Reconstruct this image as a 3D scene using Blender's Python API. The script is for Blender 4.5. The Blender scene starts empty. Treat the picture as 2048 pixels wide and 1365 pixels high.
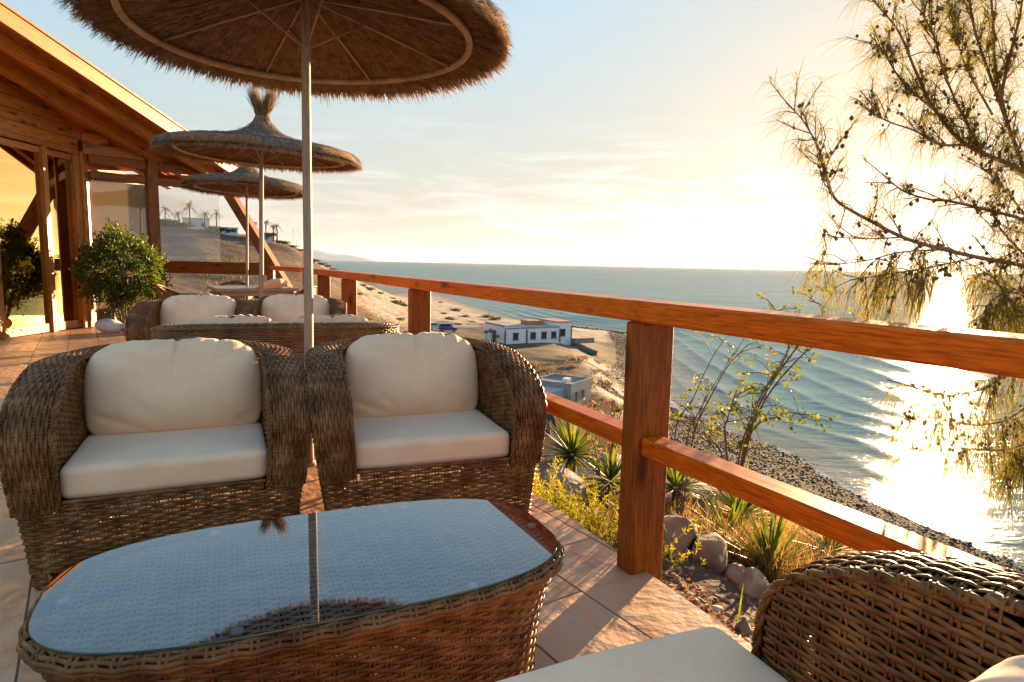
import bpy, bmesh, math, random
import numpy as np
from mathutils import Vector, Matrix

random.seed(7)
RNG = np.random.default_rng(11)
PI = math.pi
R = math.radians
sc = bpy.context.scene
COL = sc.collection

# ------------------------------------------------------------------ camera
CAM_H = 1.2
PITCH, ROLL = R(6.9), R(1.2)
FPX = 1280.0                                   # focal length for a 2048 px wide frame
_f = np.array([0, math.cos(PITCH), -math.sin(PITCH)])
_u0 = np.cross(np.array([1., 0, 0]), _f)
_r = math.cos(ROLL) * np.array([1., 0, 0]) + math.sin(ROLL) * _u0
_u = -math.sin(ROLL) * np.array([1., 0, 0]) + math.cos(ROLL) * _u0
EYE = np.array([0, 0, CAM_H])
cd = bpy.data.cameras.new('camera'); cam = bpy.data.objects.new('camera', cd); COL.objects.link(cam)
cam.matrix_world = Matrix(((_r[0], _u[0], -_f[0], 0), (_r[1], _u[1], -_f[1], 0), (_r[2], _u[2], -_f[2], CAM_H), (0, 0, 0, 1)))
cd.sensor_width = 36.0; cd.lens = 36.0 * FPX / 2048.0
cd.clip_start = 0.02; cd.clip_end = 200000
cd.dof.use_dof = False
sc.camera = cam

# ------------------------------------------------------------------ sky, sun, exposure
SKY_EVEN = 0.22
SUN_AZ, SUN_EL = R(34.0), R(5.0)               # azimuth east of +Y
w = bpy.data.worlds.new('World'); sc.world = w; w.use_nodes = True
nt = w.node_tree; nt.nodes.clear()
_n = nt.nodes.new; _l = nt.links.new
out = _n('ShaderNodeOutputWorld'); bg = _n('ShaderNodeBackground')
sky = _n('ShaderNodeTexSky'); sky.sky_type = 'NISHITA'; sky.sun_disc = False
sky.sun_elevation = SUN_EL; sky.sun_rotation = SUN_AZ
sky.altitude = 20; sky.air_density = 1.0; sky.dust_density = 0.7; sky.ozone_density = 1.2
tc = _n('ShaderNodeTexCoord'); mp = _n('ShaderNodeMapping'); mp.inputs['Scale'].default_value = (2.2, 2.2, 17)
mp.inputs['Rotation'].default_value = (R(2.5), R(-3.0), 0)
cn = _n('ShaderNodeTexNoise'); cn.inputs['Scale'].default_value = 3.0; cn.inputs['Detail'].default_value = 9; cn.inputs['Roughness'].default_value = 0.62; cn.inputs['Distortion'].default_value = 0.5
cr = _n('ShaderNodeValToRGB'); cr.color_ramp.elements[0].position = 0.47; cr.color_ramp.elements[1].position = 0.72
sx = _n('ShaderNodeSeparateXYZ')
band = _n('ShaderNodeValToRGB')                # thin cloud sheets low over the sea, a few wisps higher up
e = band.color_ramp.elements
e[0].position = 0.0; e[0].color = (.35, .35, .35, 1); e[1].position = 0.5; e[1].color = (.16, .16, .16, 1)
for p_, v_ in ((.05, .75), (.11, 1.0), (.17, .6), (.22, .08), (.36, .10), (.45, .30)):
    k_ = e.new(p_); k_.color = (v_, v_, v_, 1)
mu = _n('ShaderNodeMath'); mu.operation = 'MULTIPLY'
mu2 = _n('ShaderNodeMath'); mu2.operation = 'MULTIPLY'; mu2.inputs[1].default_value = 0.95
hs = _n('ShaderNodeHueSaturation'); hs.inputs['Saturation'].default_value = 0.25; hs.inputs['Value'].default_value = 1.28
mxc = _n('ShaderNodeMixRGB')
_l(tc.outputs['Generated'], mp.inputs['Vector']); _l(mp.outputs[0], cn.inputs['Vector']); _l(cn.outputs['Fac'], cr.inputs[0])
_l(tc.outputs['Generated'], sx.inputs[0]); _l(sx.outputs['Z'], band.inputs[0])
_l(cr.outputs[0], mu.inputs[0]); _l(band.outputs[0], mu.inputs[1]); _l(mu.outputs[0], mu2.inputs[0])
_l(sky.outputs[0], hs.inputs['Color']); _l(sky.outputs[0], mxc.inputs[1]); _l(hs.outputs[0], mxc.inputs[2]); _l(mu2.outputs[0], mxc.inputs[0])
hz = _n('ShaderNodeHueSaturation')                                                # hazy, milky air low down, clearer blue above
hzr = _n('ShaderNodeMapRange'); hzr.inputs[1].default_value = 0.02; hzr.inputs[2].default_value = 0.42; hzr.inputs[3].default_value = 0.29; hzr.inputs[4].default_value = 1.15
_l(sx.outputs['Z'], hzr.inputs[0]); _l(hzr.outputs[0], hz.inputs['Saturation'])
tn = _n('ShaderNodeMixRGB'); tn.blend_type = 'MULTIPLY'; tn.inputs[0].default_value = 1.0; 
hr = _n('ShaderNodeValToRGB'); hr.color_ramp.elements[0].position = 0.0; hr.color_ramp.elements[0].color = (.92, .85, .85, 1); hr.color_ramp.elements[1].position = .30; hr.color_ramp.elements[1].color = (.99, .99, 1.0, 1)
_l(sx.outputs['Z'], hr.inputs[0]); _l(hr.outputs[0], tn.inputs[2])
_l(mxc.outputs[0], hz.inputs['Color']); _l(hz.outputs[0], tn.inputs[1])
# compress the sky's luminance so its dim side fills the shade, keep its hue
bw = _n('ShaderNodeRGBToBW'); pw = _n('ShaderNodeMath'); pw.operation = 'POWER'; pw.inputs[1].default_value = SKY_EVEN - 1.0
lim = _n('ShaderNodeMath'); lim.operation = 'MAXIMUM'; lim.inputs[1].default_value = .02; sc_ = _n('ShaderNodeVectorMath'); sc_.operation = 'SCALE'
_l(sky.outputs[0], bw.inputs[0]); _l(bw.outputs[0], lim.inputs[0]); _l(lim.outputs[0], pw.inputs[0])
_l(tn.outputs[0], sc_.inputs[0]); _l(pw.outputs[0], sc_.inputs['Scale']); _l(sc_.outputs[0], bg.inputs['Color']); bg.inputs['Strength'].default_value = 0.079
_l(bg.outputs[0], out.inputs[0])

sl = bpy.data.lights.new('sun', 'SUN'); sl.energy = 3.4; sl.angle = R(0.55); sl.color = (1.0, 0.66, 0.34)
sun = bpy.data.objects.new('sun', sl); COL.objects.link(sun)
sdir = Vector((math.sin(SUN_AZ) * math.cos(SUN_EL), math.cos(SUN_AZ) * math.cos(SUN_EL), math.sin(SUN_EL)))
sun.rotation_euler = sdir.to_track_quat('Z', 'Y').to_euler(); sun.location = (30, 45, 10)

sc.view_settings.view_transform = 'Standard'; sc.view_settings.look = 'None'
sc.view_settings.exposure = 2.97; sc.view_settings.gamma = 1.0; sc.view_settings.use_curve_mapping = False
sc.render.engine = 'CYCLES'
cy = sc.cycles
cy.use_denoising = True
try: cy.denoiser = 'OPENIMAGEDENOISE'
except Exception: pass
cy.max_bounces = 7; cy.diffuse_bounces = 5; cy.glossy_bounces = 4; cy.transmission_bounces = 4; cy.transparent_max_bounces = 12
cy.caustics_reflective = False; cy.caustics_refractive = False
cy.sample_clamp_indirect = 6.0

# ------------------------------------------------------------------ picture geometry helpers (measuring real places)
def ray(px, py): return _f * FPX + _r * (px - 1024) - _u * (py - 682.5)
def at_z(px, py, z):
    d = ray(px, py); return EYE + d * ((z - CAM_H) / d[2])
def at_depth(px, py, dep):
    d = ray(px, py); return EYE + d * (dep / FPX)
def at_dist(px, py, dist):
    d = ray(px, py); return EYE + d * (dist / math.hypot(d[0], d[1]))
def proj(p):
    d = np.asarray(p, float) - EYE; z = d @ _f
    return 1024 + FPX * (d @ _r) / z, 682.5 - FPX * (d @ _u) / z, z

# ------------------------------------------------------------------ materials
def M(name, ramp, scale=4.0, detail=6, rough=0.6, stretch=(1, 1, 1), coord='Object', bump=0.0, bscale=None, bdetail=4,
      spec=0.4, trans=0.0, tcol=None, distort=0.0, var=0.0, coat=0.0, bdist=0.01, knots=False, attr=None, rrange=None, sheen=0.0, rough_noise=0.5, fine=0.0):
    """ramp = list of (position, (r,g,b)) driven by a noise; trans = share of translucent light"""
    m = bpy.data.materials.new(name); m.use_nodes = True
    t = m.node_tree; N = t.nodes.new; L = t.links.new
    b = t.nodes['Principled BSDF']; o = t.nodes['Material Output']
    tcn = N('ShaderNodeTexCoord'); mpn = N('ShaderNodeMapping'); mpn.inputs['Scale'].default_value = stretch
    L(tcn.outputs[coord], mpn.inputs['Vector'])
    no = N('ShaderNodeTexNoise'); no.inputs['Scale'].default_value = scale; no.inputs['Detail'].default_value = detail
    no.inputs['Roughness'].default_value = rough_noise + .1; no.inputs['Distortion'].default_value = distort
    vec = mpn.outputs[0]
    oi = N('ShaderNodeObjectInfo')
    if var > 0:
        ad = N('ShaderNodeVectorMath'); ad.operation = 'ADD'; ml = N('ShaderNodeMath'); ml.operation = 'MULTIPLY'; ml.inputs[1].default_value = 37.0
        L(oi.outputs['Random'], ml.inputs[0]); L(vec, ad.inputs[0]); L(ml.outputs[0], ad.inputs[1]); vec = ad.outputs[0]
    L(vec, no.inputs['Vector'])
    rp = N('ShaderNodeValToRGB'); el = rp.color_ramp.elements
    while len(el) > 1: el.remove(el[-1])
    el[0].position = ramp[0][0]; el[0].color = (*ramp[0][1], 1)
    for p, c in ramp[1:]:
        k = el.new(p); k.color = (*c, 1)
    L(no.outputs['Fac'], rp.inputs[0]); colr = rp.outputs[0]
    if fine > 0:
        f2 = N('ShaderNodeTexNoise'); f2.inputs['Scale'].default_value = scale * 3.2; f2.inputs['Detail'].default_value = 8; f2.inputs['Distortion'].default_value = .4; L(vec, f2.inputs['Vector'])
        fr2 = N('ShaderNodeValToRGB'); fr2.color_ramp.elements[0].position = .36; fr2.color_ramp.elements[0].color = (1 - fine,) * 3 + (1,); fr2.color_ramp.elements[1].position = .60; fr2.color_ramp.elements[1].color = (1.12,) * 3 + (1,)
        L(f2.outputs['Fac'], fr2.inputs[0]); mf = N('ShaderNodeMixRGB'); mf.blend_type = 'MULTIPLY'; mf.inputs[0].default_value = 1; L(colr, mf.inputs[1]); L(fr2.outputs[0], mf.inputs[2]); colr = mf.outputs[0]
    if attr:
        at = N('ShaderNodeAttribute'); at.attribute_name = attr
        mx = N('ShaderNodeMixRGB'); mx.blend_type = 'MULTIPLY'; mx.inputs[0].default_value = 1.0
        L(at.outputs['Color'], mx.inputs[1]); L(colr, mx.inputs[2]); colr = mx.outputs[0]
    if knots:
        vo = N('ShaderNodeTexVoronoi'); vo.inputs['Scale'].default_value = 1.0
        mk = N('ShaderNodeMapping'); mk.inputs['Scale'].default_value = (2.1, 7, 7); L(tcn.outputs[coord], mk.inputs['Vector'])
        adk = N('ShaderNodeVectorMath'); adk.operation = 'ADD'; mlk = N('ShaderNodeMath'); mlk.operation = 'MULTIPLY'; mlk.inputs[1].default_value = 91.0
        L(oi.outputs['Random'], mlk.inputs[0]); L(mk.outputs[0], adk.inputs[0]); L(mlk.outputs[0], adk.inputs[1]); L(adk.outputs[0], vo.inputs['Vector'])
        rk = N('ShaderNodeValToRGB'); rk.color_ramp.elements[0].position = .09; rk.color_ramp.elements[0].color = (.12, .06, .03, 1)
        rk.color_ramp.elements[1].position = .24; rk.color_ramp.elements[1].color = (1, 1, 1, 1)
        L(vo.outputs['Distance'], rk.inputs[0])
        mxk = N('ShaderNodeMixRGB'); mxk.blend_type = 'MULTIPLY'; mxk.inputs[0].default_value = .8
        L(colr, mxk.inputs[1]); L(rk.outputs[0], mxk.inputs[2]); colr = mxk.outputs[0]
    if var > 0:
        hv = N('ShaderNodeHueSaturation'); mr = N('ShaderNodeMapRange'); mr.inputs[3].default_value = 1 - var; mr.inputs[4].default_value = 1 + var
        L(oi.outputs['Random'], mr.inputs[0]); L(mr.outputs[0], hv.inputs['Value']); L(colr, hv.inputs['Color']); colr = hv.outputs[0]
    L(colr, b.inputs['Base Color'])
    b.inputs['Roughness'].default_value = rough
    if rrange:
        rr = N('ShaderNodeMapRange'); rr.inputs[3].default_value = rrange[0]; rr.inputs[4].default_value = rrange[1]
        L(no.outputs['Fac'], rr.inputs[0]); L(rr.outputs[0], b.inputs['Roughness'])
    b.inputs['Specular IOR Level'].default_value = spec
    b.inputs['Coat Weight'].default_value = coat; b.inputs['Coat Roughness'].default_value = .25
    b.inputs['Sheen Weight'].default_value = sheen
    if bump > 0:
        bn = N('ShaderNodeTexNoise'); bn.inputs['Scale'].default_value = bscale or scale; bn.inputs['Detail'].default_value = bdetail
        L(vec, bn.inputs['Vector']); bp = N('ShaderNodeBump'); bp.inputs['Strength'].default_value = bump; bp.inputs['Distance'].default_value = bdist
        L(bn.outputs['Fac'], bp.inputs['Height']); L(bp.outputs[0], b.inputs['Normal'])
    if trans > 0:
        tr = N('ShaderNodeBsdfTranslucent'); ms = N('ShaderNodeMixShader'); ms.inputs[0].default_value = trans
        if tcol:
            mt = N('ShaderNodeMixRGB'); mt.blend_type = 'MULTIPLY'; mt.inputs[0].default_value = 1; mt.inputs[2].default_value = (*tcol, 1)
            L(colr, mt.inputs[1]); L(mt.outputs[0], tr.inputs['Color'])
        else: L(colr, tr.inputs['Color'])
        L(b.outputs[0], ms.inputs[1]); L(tr.outputs[0], ms.inputs[2]); L(ms.outputs[0], o.inputs['Surface'])
    return m

def glass_mat(name, ior, tint=(1, 1, 1), refl=(1, 1, 1), boost=1.0, rough=0.0):
    """thin sheet: straight-through transparency plus Fresnel mirror"""
    m = bpy.data.materials.new(name); m.use_nodes = True; t = m.node_tree; t.nodes.clear(); N = t.nodes.new; L = t.links.new
    o = N('ShaderNodeOutputMaterial'); tr = N('ShaderNodeBsdfTransparent'); gl = N('ShaderNodeBsdfGlossy'); mx = N('ShaderNodeMixShader')
    fr = N('ShaderNodeFresnel'); fr.inputs['IOR'].default_value = ior
    mm = N('ShaderNodeMath'); mm.operation = 'MULTIPLY'; mm.inputs[1].default_value = boost; mm.use_clamp = True
    geo = N('ShaderNodeNewGeometry')
    tr.inputs['Color'].default_value = (*tint, 1); gl.inputs['Color'].default_value = (*refl, 1); gl.inputs['Roughness'].default_value = rough
    L(fr.outputs[0], mm.inputs[0]); L(mm.outputs[0], mx.inputs[0]); L(tr.outputs[0], mx.inputs[1]); L(gl.outputs[0], mx.inputs[2]); L(mx.outputs[0], o.inputs[0])
    return m

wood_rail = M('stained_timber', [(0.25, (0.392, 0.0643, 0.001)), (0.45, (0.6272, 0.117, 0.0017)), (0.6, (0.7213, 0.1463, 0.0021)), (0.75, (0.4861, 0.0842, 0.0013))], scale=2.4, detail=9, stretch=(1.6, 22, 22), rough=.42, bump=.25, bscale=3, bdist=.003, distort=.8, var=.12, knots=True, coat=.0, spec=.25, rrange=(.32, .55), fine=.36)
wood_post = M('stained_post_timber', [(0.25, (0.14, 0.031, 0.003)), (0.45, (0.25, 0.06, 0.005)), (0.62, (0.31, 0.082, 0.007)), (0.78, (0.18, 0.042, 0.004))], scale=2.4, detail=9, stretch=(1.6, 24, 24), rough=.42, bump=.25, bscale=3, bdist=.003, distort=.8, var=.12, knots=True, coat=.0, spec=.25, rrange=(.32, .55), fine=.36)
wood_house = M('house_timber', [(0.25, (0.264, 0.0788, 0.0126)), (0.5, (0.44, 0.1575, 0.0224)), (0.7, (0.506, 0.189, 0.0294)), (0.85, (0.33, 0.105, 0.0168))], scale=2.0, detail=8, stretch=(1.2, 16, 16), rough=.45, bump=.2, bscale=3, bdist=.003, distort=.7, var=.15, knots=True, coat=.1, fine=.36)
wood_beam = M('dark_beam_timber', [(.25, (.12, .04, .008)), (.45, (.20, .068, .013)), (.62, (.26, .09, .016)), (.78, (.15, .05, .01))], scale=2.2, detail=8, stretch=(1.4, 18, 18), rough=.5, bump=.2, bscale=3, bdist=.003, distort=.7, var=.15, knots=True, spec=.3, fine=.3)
wicker = M('brown_wicker', [(0.28, (0.0633, 0.0207, 0.0046)), (0.45, (0.1437, 0.0563, 0.0138)), (0.58, (0.2185, 0.0943, 0.0276)), (0.72, (0.3105, 0.1552, 0.0529))], scale=14, detail=5, stretch=(1, 1, 1), rough=.42, spec=.22, bump=.2, bscale=160, bdist=.001, rrange=(.28, .5))
wicker_table = M('table_wicker', [(0.28, (0.0527, 0.0189, 0.0053)), (0.45, (0.1196, 0.0514, 0.0159)), (0.58, (0.1818, 0.0861, 0.0318)), (0.72, (0.2584, 0.1417, 0.061))], scale=14, detail=5, stretch=(1, 1, 1), rough=.42, spec=.22, bump=.2, bscale=160, bdist=.001, rrange=(.28, .5))
wicker_far = M('tan_wicker', [(0.25, (0.12, 0.055, 0.017)), (0.45, (0.21, 0.105, 0.035)), (0.6, (0.28, 0.15, 0.056)), (0.78, (0.36, 0.21, 0.09))], scale=9, detail=5, rough=.4, spec=.5, trans=.15)
cloth = M('cream_canvas', [(0.3, (0.82, 0.55, 0.345)), (0.55, (0.89, 0.615, 0.395)), (0.75, (0.91, 0.65, 0.43))], scale=6, detail=6, rough=.9, spec=.15, bump=.12, bscale=420, bdist=.0006, sheen=.2)
seam_m = M('cushion_seam', [(.4, (.50, .45, .38)), (.6, (.58, .52, .45))], scale=40, rough=.9, spec=.1)
tile_m = M('slate_look_tile', [(0.18, (0.2138, 0.1321, 0.0911)), (0.36, (0.4152, 0.2184, 0.1176)), (0.5, (0.5535, 0.2947, 0.1517)), (0.62, (0.478, 0.315, 0.1972)), (0.78, (0.629, 0.2845, 0.1176))], scale=3.0, detail=9, stretch=(1, 1.3, 1), rough=.55, bump=.75, bscale=9, bdetail=9, bdist=.012, distort=.9, var=.13, rrange=(.42, .7))
grout = M('grout', [(.4, (.13, .10, .085)), (.6, (.19, .15, .125))], scale=30, rough=.9)
straw_in = M('thatch_body', [(0.25, (0.1, 0.052, 0.026)), (0.5, (0.23, 0.124, 0.06)), (0.7, (0.32, 0.18, 0.09))], scale=22, detail=8, rough=.85, spec=.15, bump=.9, bscale=60, bdist=.02)
straw_m = M('straw', [(0.2, (0.12, 0.07, 0.033)), (0.45, (0.25, 0.16, 0.085)), (0.65, (0.36, 0.245, 0.14)), (0.85, (0.48, 0.35, 0.22))], scale=14, detail=4, rough=.8, spec=.2, trans=.22, tcol=(1, .8, .55), coord='Object')
straw_grey = M('weathered_straw', [(0.2, (0.1265, 0.1035, 0.0862)), (0.45, (0.253, 0.2127, 0.1782)), (0.65, (0.3565, 0.3047, 0.253)), (0.85, (0.483, 0.414, 0.345))], scale=14, detail=4, rough=.85, spec=.15, trans=.25)
blocker_m = M('dark_gap_blocker', [(.4, (.018, .010, .006)), (.6, (.028, .016, .009))], scale=9, rough=.9, spec=.1)
wicker_top = M('lightened_wicker', [(.28, (.15, .105, .075)), (.5, (.27, .20, .15)), (.72, (.40, .32, .25))], scale=14, detail=5, rough=.5, spec=.3)  # greyer than the sides, lightened against shade under glass and parasol
pole_m = M('weathered_pole', [(.3, (.20, .155, .115)), (.5, (.33, .26, .195)), (.7, (.42, .34, .26))], scale=6, detail=7, stretch=(9, 9, .8), rough=.6, bump=.3, bscale=12, bdist=.003)
cane_m = M('bent_cane', [(.3, (.22, .14, .07)), (.5, (.36, .245, .13)), (.7, (.46, .33, .185))], scale=9, detail=6, rough=.55, bump=.3, bscale=20, bdist=.004)
table_glass = glass_mat('table_glass', 1.5, tint=(.95, .98, .97), boost=2.1)
pane_mirror = glass_mat('sunset_tinted_glass', 2.3, tint=(.62, .56, .46), refl=(1.0, .72, .28), boost=3.4)  # gold of the sun's glare put into the mirror tint
pane_clear = glass_mat('clear_window_glass', 1.5, tint=(.93, .93, .92), boost=1.6)
pad_m = M('clear_rubber_pad', [(.4, (.62, .68, .66)), (.6, (.70, .75, .73))], scale=30, rough=.25, trans=.4)
glass_edge = M('green_glass_edge', [(.4, (.03, .07, .055)), (.6, (.05, .10, .08))], scale=10, rough=.15)
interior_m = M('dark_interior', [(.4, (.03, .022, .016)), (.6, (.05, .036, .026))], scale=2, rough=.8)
reflection_panel_m = M('cream_reflection', [(0.3, (0.8, 0.68, 0.44)), (0.6, (0.86, 0.74, 0.5))], scale=3, stretch=(1, 1, .2), rough=.8, trans=.5)  # pale sky reflection put into the colour of an added panel
rock_m = M('brown_boulder', [(0.25, (0.1202, 0.0788, 0.0488)), (0.45, (0.222, 0.1496, 0.0915)), (0.6, (0.3052, 0.2126, 0.1343)), (0.75, (0.2405, 0.1969, 0.1465))], scale=5, detail=9, rough=.85, bump=.8, bscale=9, bdetail=9, bdist=.03, distort=.6, var=.2)
rock_grey = M('grey_boulder', [(0.25, (0.12, 0.107, 0.0924)), (0.5, (0.24, 0.2139, 0.1848)), (0.7, (0.34, 0.2976, 0.252))], scale=5, detail=9, rough=.85, bump=.8, bscale=10, bdetail=9, bdist=.03, var=.2)
white_stone = M('white_stone', [(.3, (.62, .56, .52)), (.6, (.76, .72, .68))], scale=5, rough=.6, bump=.2, bscale=8, bdist=.01)
pebble_m = M('pebbles', [(0.25, (0.0138, 0.0099, 0.0079)), (0.45, (0.0297, 0.0207, 0.0157)), (0.6, (0.0475, 0.0324, 0.0248)), (0.75, (0.0713, 0.0522, 0.0413))], scale=1.3, detail=6, rough=.8)
gravel_m = M('garden_gravel', [(0.3, (0.075, 0.042, 0.0273)), (0.45, (0.165, 0.091, 0.0585)), (0.58, (0.315, 0.21, 0.156)), (0.68, (0.45, 0.371, 0.299))], scale=11, detail=2, rough=.85)
litter_m = M('fallen_leaves', [(.3, (.26, .09, .02)), (.6, (.50, .20, .04))], scale=7, rough=.8, trans=.4)
leaf_bush = M('ficus_leaf', [(.25, (.022, .04, .008)), (.5, (.05, .085, .014)), (.7, (.10, .14, .022))], scale=3, detail=3, rough=.4, spec=.45, trans=.45, tcol=(2.2, 1.8, .45))
leaf_yel = M('yellow_green_weed', [(0.25, (0.1, 0.115, 0.012)), (0.5, (0.2, 0.21, 0.02)), (0.75, (0.32, 0.27, 0.026))], scale=4, detail=3, rough=.6, trans=.55, tcol=(1.6, 1.3, .5))
leaf_dry = M('dry_grass', [(.25, (.20, .13, .05)), (.5, (.32, .22, .085)), (.75, (.42, .30, .13))], scale=5, detail=3, rough=.7, trans=.5, tcol=(1.2, 1.0, .7))
leaf_yucca = M('yucca_blade', [(.25, (.035, .06, .012)), (.5, (.08, .12, .022)), (.72, (.16, .17, .03)), (.85, (.30, .22, .06))], scale=3.5, detail=3, rough=.45, trans=.5, tcol=(1.7, 1.4, .45))
leaf_twig = M('wild_shrub_leaf', [(.25, (.04, .07, .012)), (.5, (.09, .13, .02)), (.75, (.26, .18, .03))], scale=9, detail=2, rough=.5, trans=.5, tcol=(1.6, 1.4, .5))
needle_m = M('casuarina_needle', [(0.3, (0.085, 0.085, 0.02)), (0.6, (0.15, 0.14, 0.032))], scale=2, rough=.6, trans=.6, tcol=(2.0, 1.65, .4))
cone_m = M('casuarina_cone', [(0.3, (0.098, 0.0585, 0.02)), (0.6, (0.168, 0.104, 0.035))], scale=60, rough=.85)
bark_m = M('casuarina_bark', [(0.3, (0.133, 0.072, 0.036)), (0.6, (0.285, 0.16, 0.078))], scale=20, stretch=(1, 1, .3), rough=.9, bump=.6, bscale=30, bdist=.006)  # golden flare glow put into the bark colour
twig_m = M('brown_twig', [(.3, (.10, .055, .03)), (.6, (.20, .12, .07))], scale=20, rough=.8)
white_wall = M('white_render', [(.3, (.70, .70, .72)), (.6, (.80, .80, .80))], scale=1.2, rough=.9, bump=.1, bscale=6)
grey_wall = M('grey_render', [(0.25, (0.2254, 0.2175, 0.1956)), (0.5, (0.305, 0.2942, 0.2668)), (0.75, (0.358, 0.339, 0.3023))], scale=.7, detail=8, rough=.9)
blue_wall = M('faded_blue_render', [(0.3, (0.2448, 0.2924, 0.3196)), (0.6, (0.3264, 0.3604, 0.374))], scale=.7, detail=7, rough=.9)
quoin_m = M('brown_quoin', [(.3, (.10, .075, .05)), (.6, (.17, .125, .085))], scale=3, rough=.9)
shutter_m = M('brown_shutter', [(.3, (.11, .07, .045)), (.6, (.18, .115, .075))], scale=3, rough=.7)
roof_flat = M('flat_roof', [(.3, (.30, .26, .23)), (.6, (.40, .35, .31))], scale=.8, detail=7, rough=.9)
roof_dark = M('dark_flat_roof', [(.3, (.14, .13, .125)), (.6, (.22, .20, .185))], scale=.8, detail=7, rough=.9)
terracotta = M('terracotta', [(.3, (.36, .13, .07)), (.6, (.48, .2, .11))], scale=2, rough=.8)
stone_wall_m = M('rubble_wall', [(.3, (.13, .11, .095)), (.6, (.27, .23, .19))], scale=1.5, detail=8, rough=.95, bump=.6, bscale=3, bdist=.1)
paint_blue = M('blue_car_paint', [(.4, (.012, .035, .16)), (.6, (.016, .045, .19))], scale=2, rough=.3, coat=.6)
paint_pale = M('pale_blue_car_paint', [(.4, (.22, .34, .44)), (.6, (.26, .38, .48))], scale=2, rough=.3, coat=.6)
car_glass = M('car_glass', [(.4, (.02, .025, .03)), (.6, (.03, .035, .04))], scale=2, rough=.08)
rubber = M('tyre_rubber', [(.4, (.02, .02, .02)), (.6, (.03, .03, .03))], scale=9, rough=.85)
picket_m = M('weathered_picket', [(.3, (.26, .16, .08)), (.6, (.40, .27, .15))], scale=5, stretch=(8, 8, 1), rough=.8, var=.2)
rope_m = M('bleached_rope', [(.3, (.50, .43, .36)), (.6, (.64, .56, .48))], scale=30, rough=.9)
skin_m = M('skin', [(.3, (.38, .2, .13)), (.6, (.46, .26, .17))], scale=6, rough=.6)
jacket_m = M('dark_blue_cloth', [(.3, (.028, .034, .05)), (.6, (.06, .068, .09))], scale=6, rough=.9)
hair_m = M('dark_hair', [(.3, (.02, .015, .01)), (.6, (.04, .03, .02))], scale=20, rough=.6)
palm_leaf = M('far_palm_leaf', [(.3, (.04, .055, .022)), (.6, (.08, .10, .04))], scale=1, rough=.7, trans=.3)
palm_bark = M('palm_bark', [(.3, (.10, .075, .05)), (.6, (.18, .13, .09))], scale=3, rough=.9)
scrub_m = M('scrub_leaf', [(.3, (.055, .052, .028)), (.6, (.11, .10, .05))], scale=1, rough=.8, trans=.3)
scrub_dry = M('dry_scrub', [(.3, (.17, .11, .045)), (.6, (.29, .19, .08))], scale=1, rough=.8, trans=.3)
tabletop_m = M('dining_tabletop', [(.3, (.28, .2, .15)), (.6, (.38, .28, .21))], scale=4, stretch=(1, 8, 1), rough=.35)
dark_metal = M('dark_metal', [(.4, (.03, .025, .022)), (.6, (.045, .038, .033))], scale=8, rough=.5)
mount_m = M('distant_mountain', [(.4, (.60, .56, .56)), (.6, (.66, .61, .60))], scale=.0004, rough=1, spec=0)  # fading by haze put into the pale colour

# ------------------------------------------------------------------ object helpers
WM = {}
def link(o): COL.objects.link(o); return o
def meshdata(name, V, F, smooth=True):
    """V (n,3) array; F list of (k,m) int arrays of equal-sized faces"""
    me = bpy.data.meshes.new(name)
    V = np.asarray(V, np.float32).reshape(-1, 3)
    if not isinstance(F, list): F = [F]
    F = [np.asarray(f, np.int32) for f in F if len(f)]
    me.vertices.add(len(V)); me.vertices.foreach_set('co', V.ravel())
    nl = sum(f.size for f in F); npoly = sum(len(f) for f in F)
    me.loops.add(nl); me.polygons.add(npoly)
    me.loops.foreach_set('vertex_index', np.concatenate([f.ravel() for f in F]))
    tot = np.concatenate([np.full(len(f), f.shape[1], np.int32) for f in F])
    st = np.concatenate([[0], np.cumsum(tot)[:-1]]).astype(np.int32)
    me.polygons.foreach_set('loop_start', st); me.polygons.foreach_set('loop_total', tot)
    me.polygons.foreach_set('use_smooth', np.full(npoly, smooth))
    me.update(calc_edges=True); me.validate()
    return me
def obj(name, me, mat=None, parent=None, loc=None, M4=None):
    o = bpy.data.objects.new(name, me); link(o)
    if mat is not None and not me.materials: me.materials.append(mat)
    m = M4.copy() if M4 is not None else Matrix.Translation(loc if loc is not None else (0, 0, 0))
    if parent is not None:
        o.parent = parent; o.matrix_parent_inverse = Matrix.Identity(4)
        o.matrix_basis = m
    else: o.matrix_basis = m
    return o
def tag(o, label=None, cat=None, group=None, kind=None):
    if label: o['label'] = label
    if cat: o['category'] = cat
    if group: o['group'] = group
    if kind: o['kind'] = kind
    return o
def empty(name, loc=(0, 0, 0), rz=0.0, label=None, cat=None, group=None):
    o = bpy.data.objects.new(name, None); link(o); o.empty_display_size = .1
    o.location = Vector(loc); o.rotation_euler = (0, 0, rz)
    return tag(o, label, cat, group)
def copy_tree(o, parent=None):
    c = o.copy(); COL.objects.link(c)
    if parent is not None: c.parent = parent
    for ch in [x for x in o.children]: copy_tree(ch, c)
    return c

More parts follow.
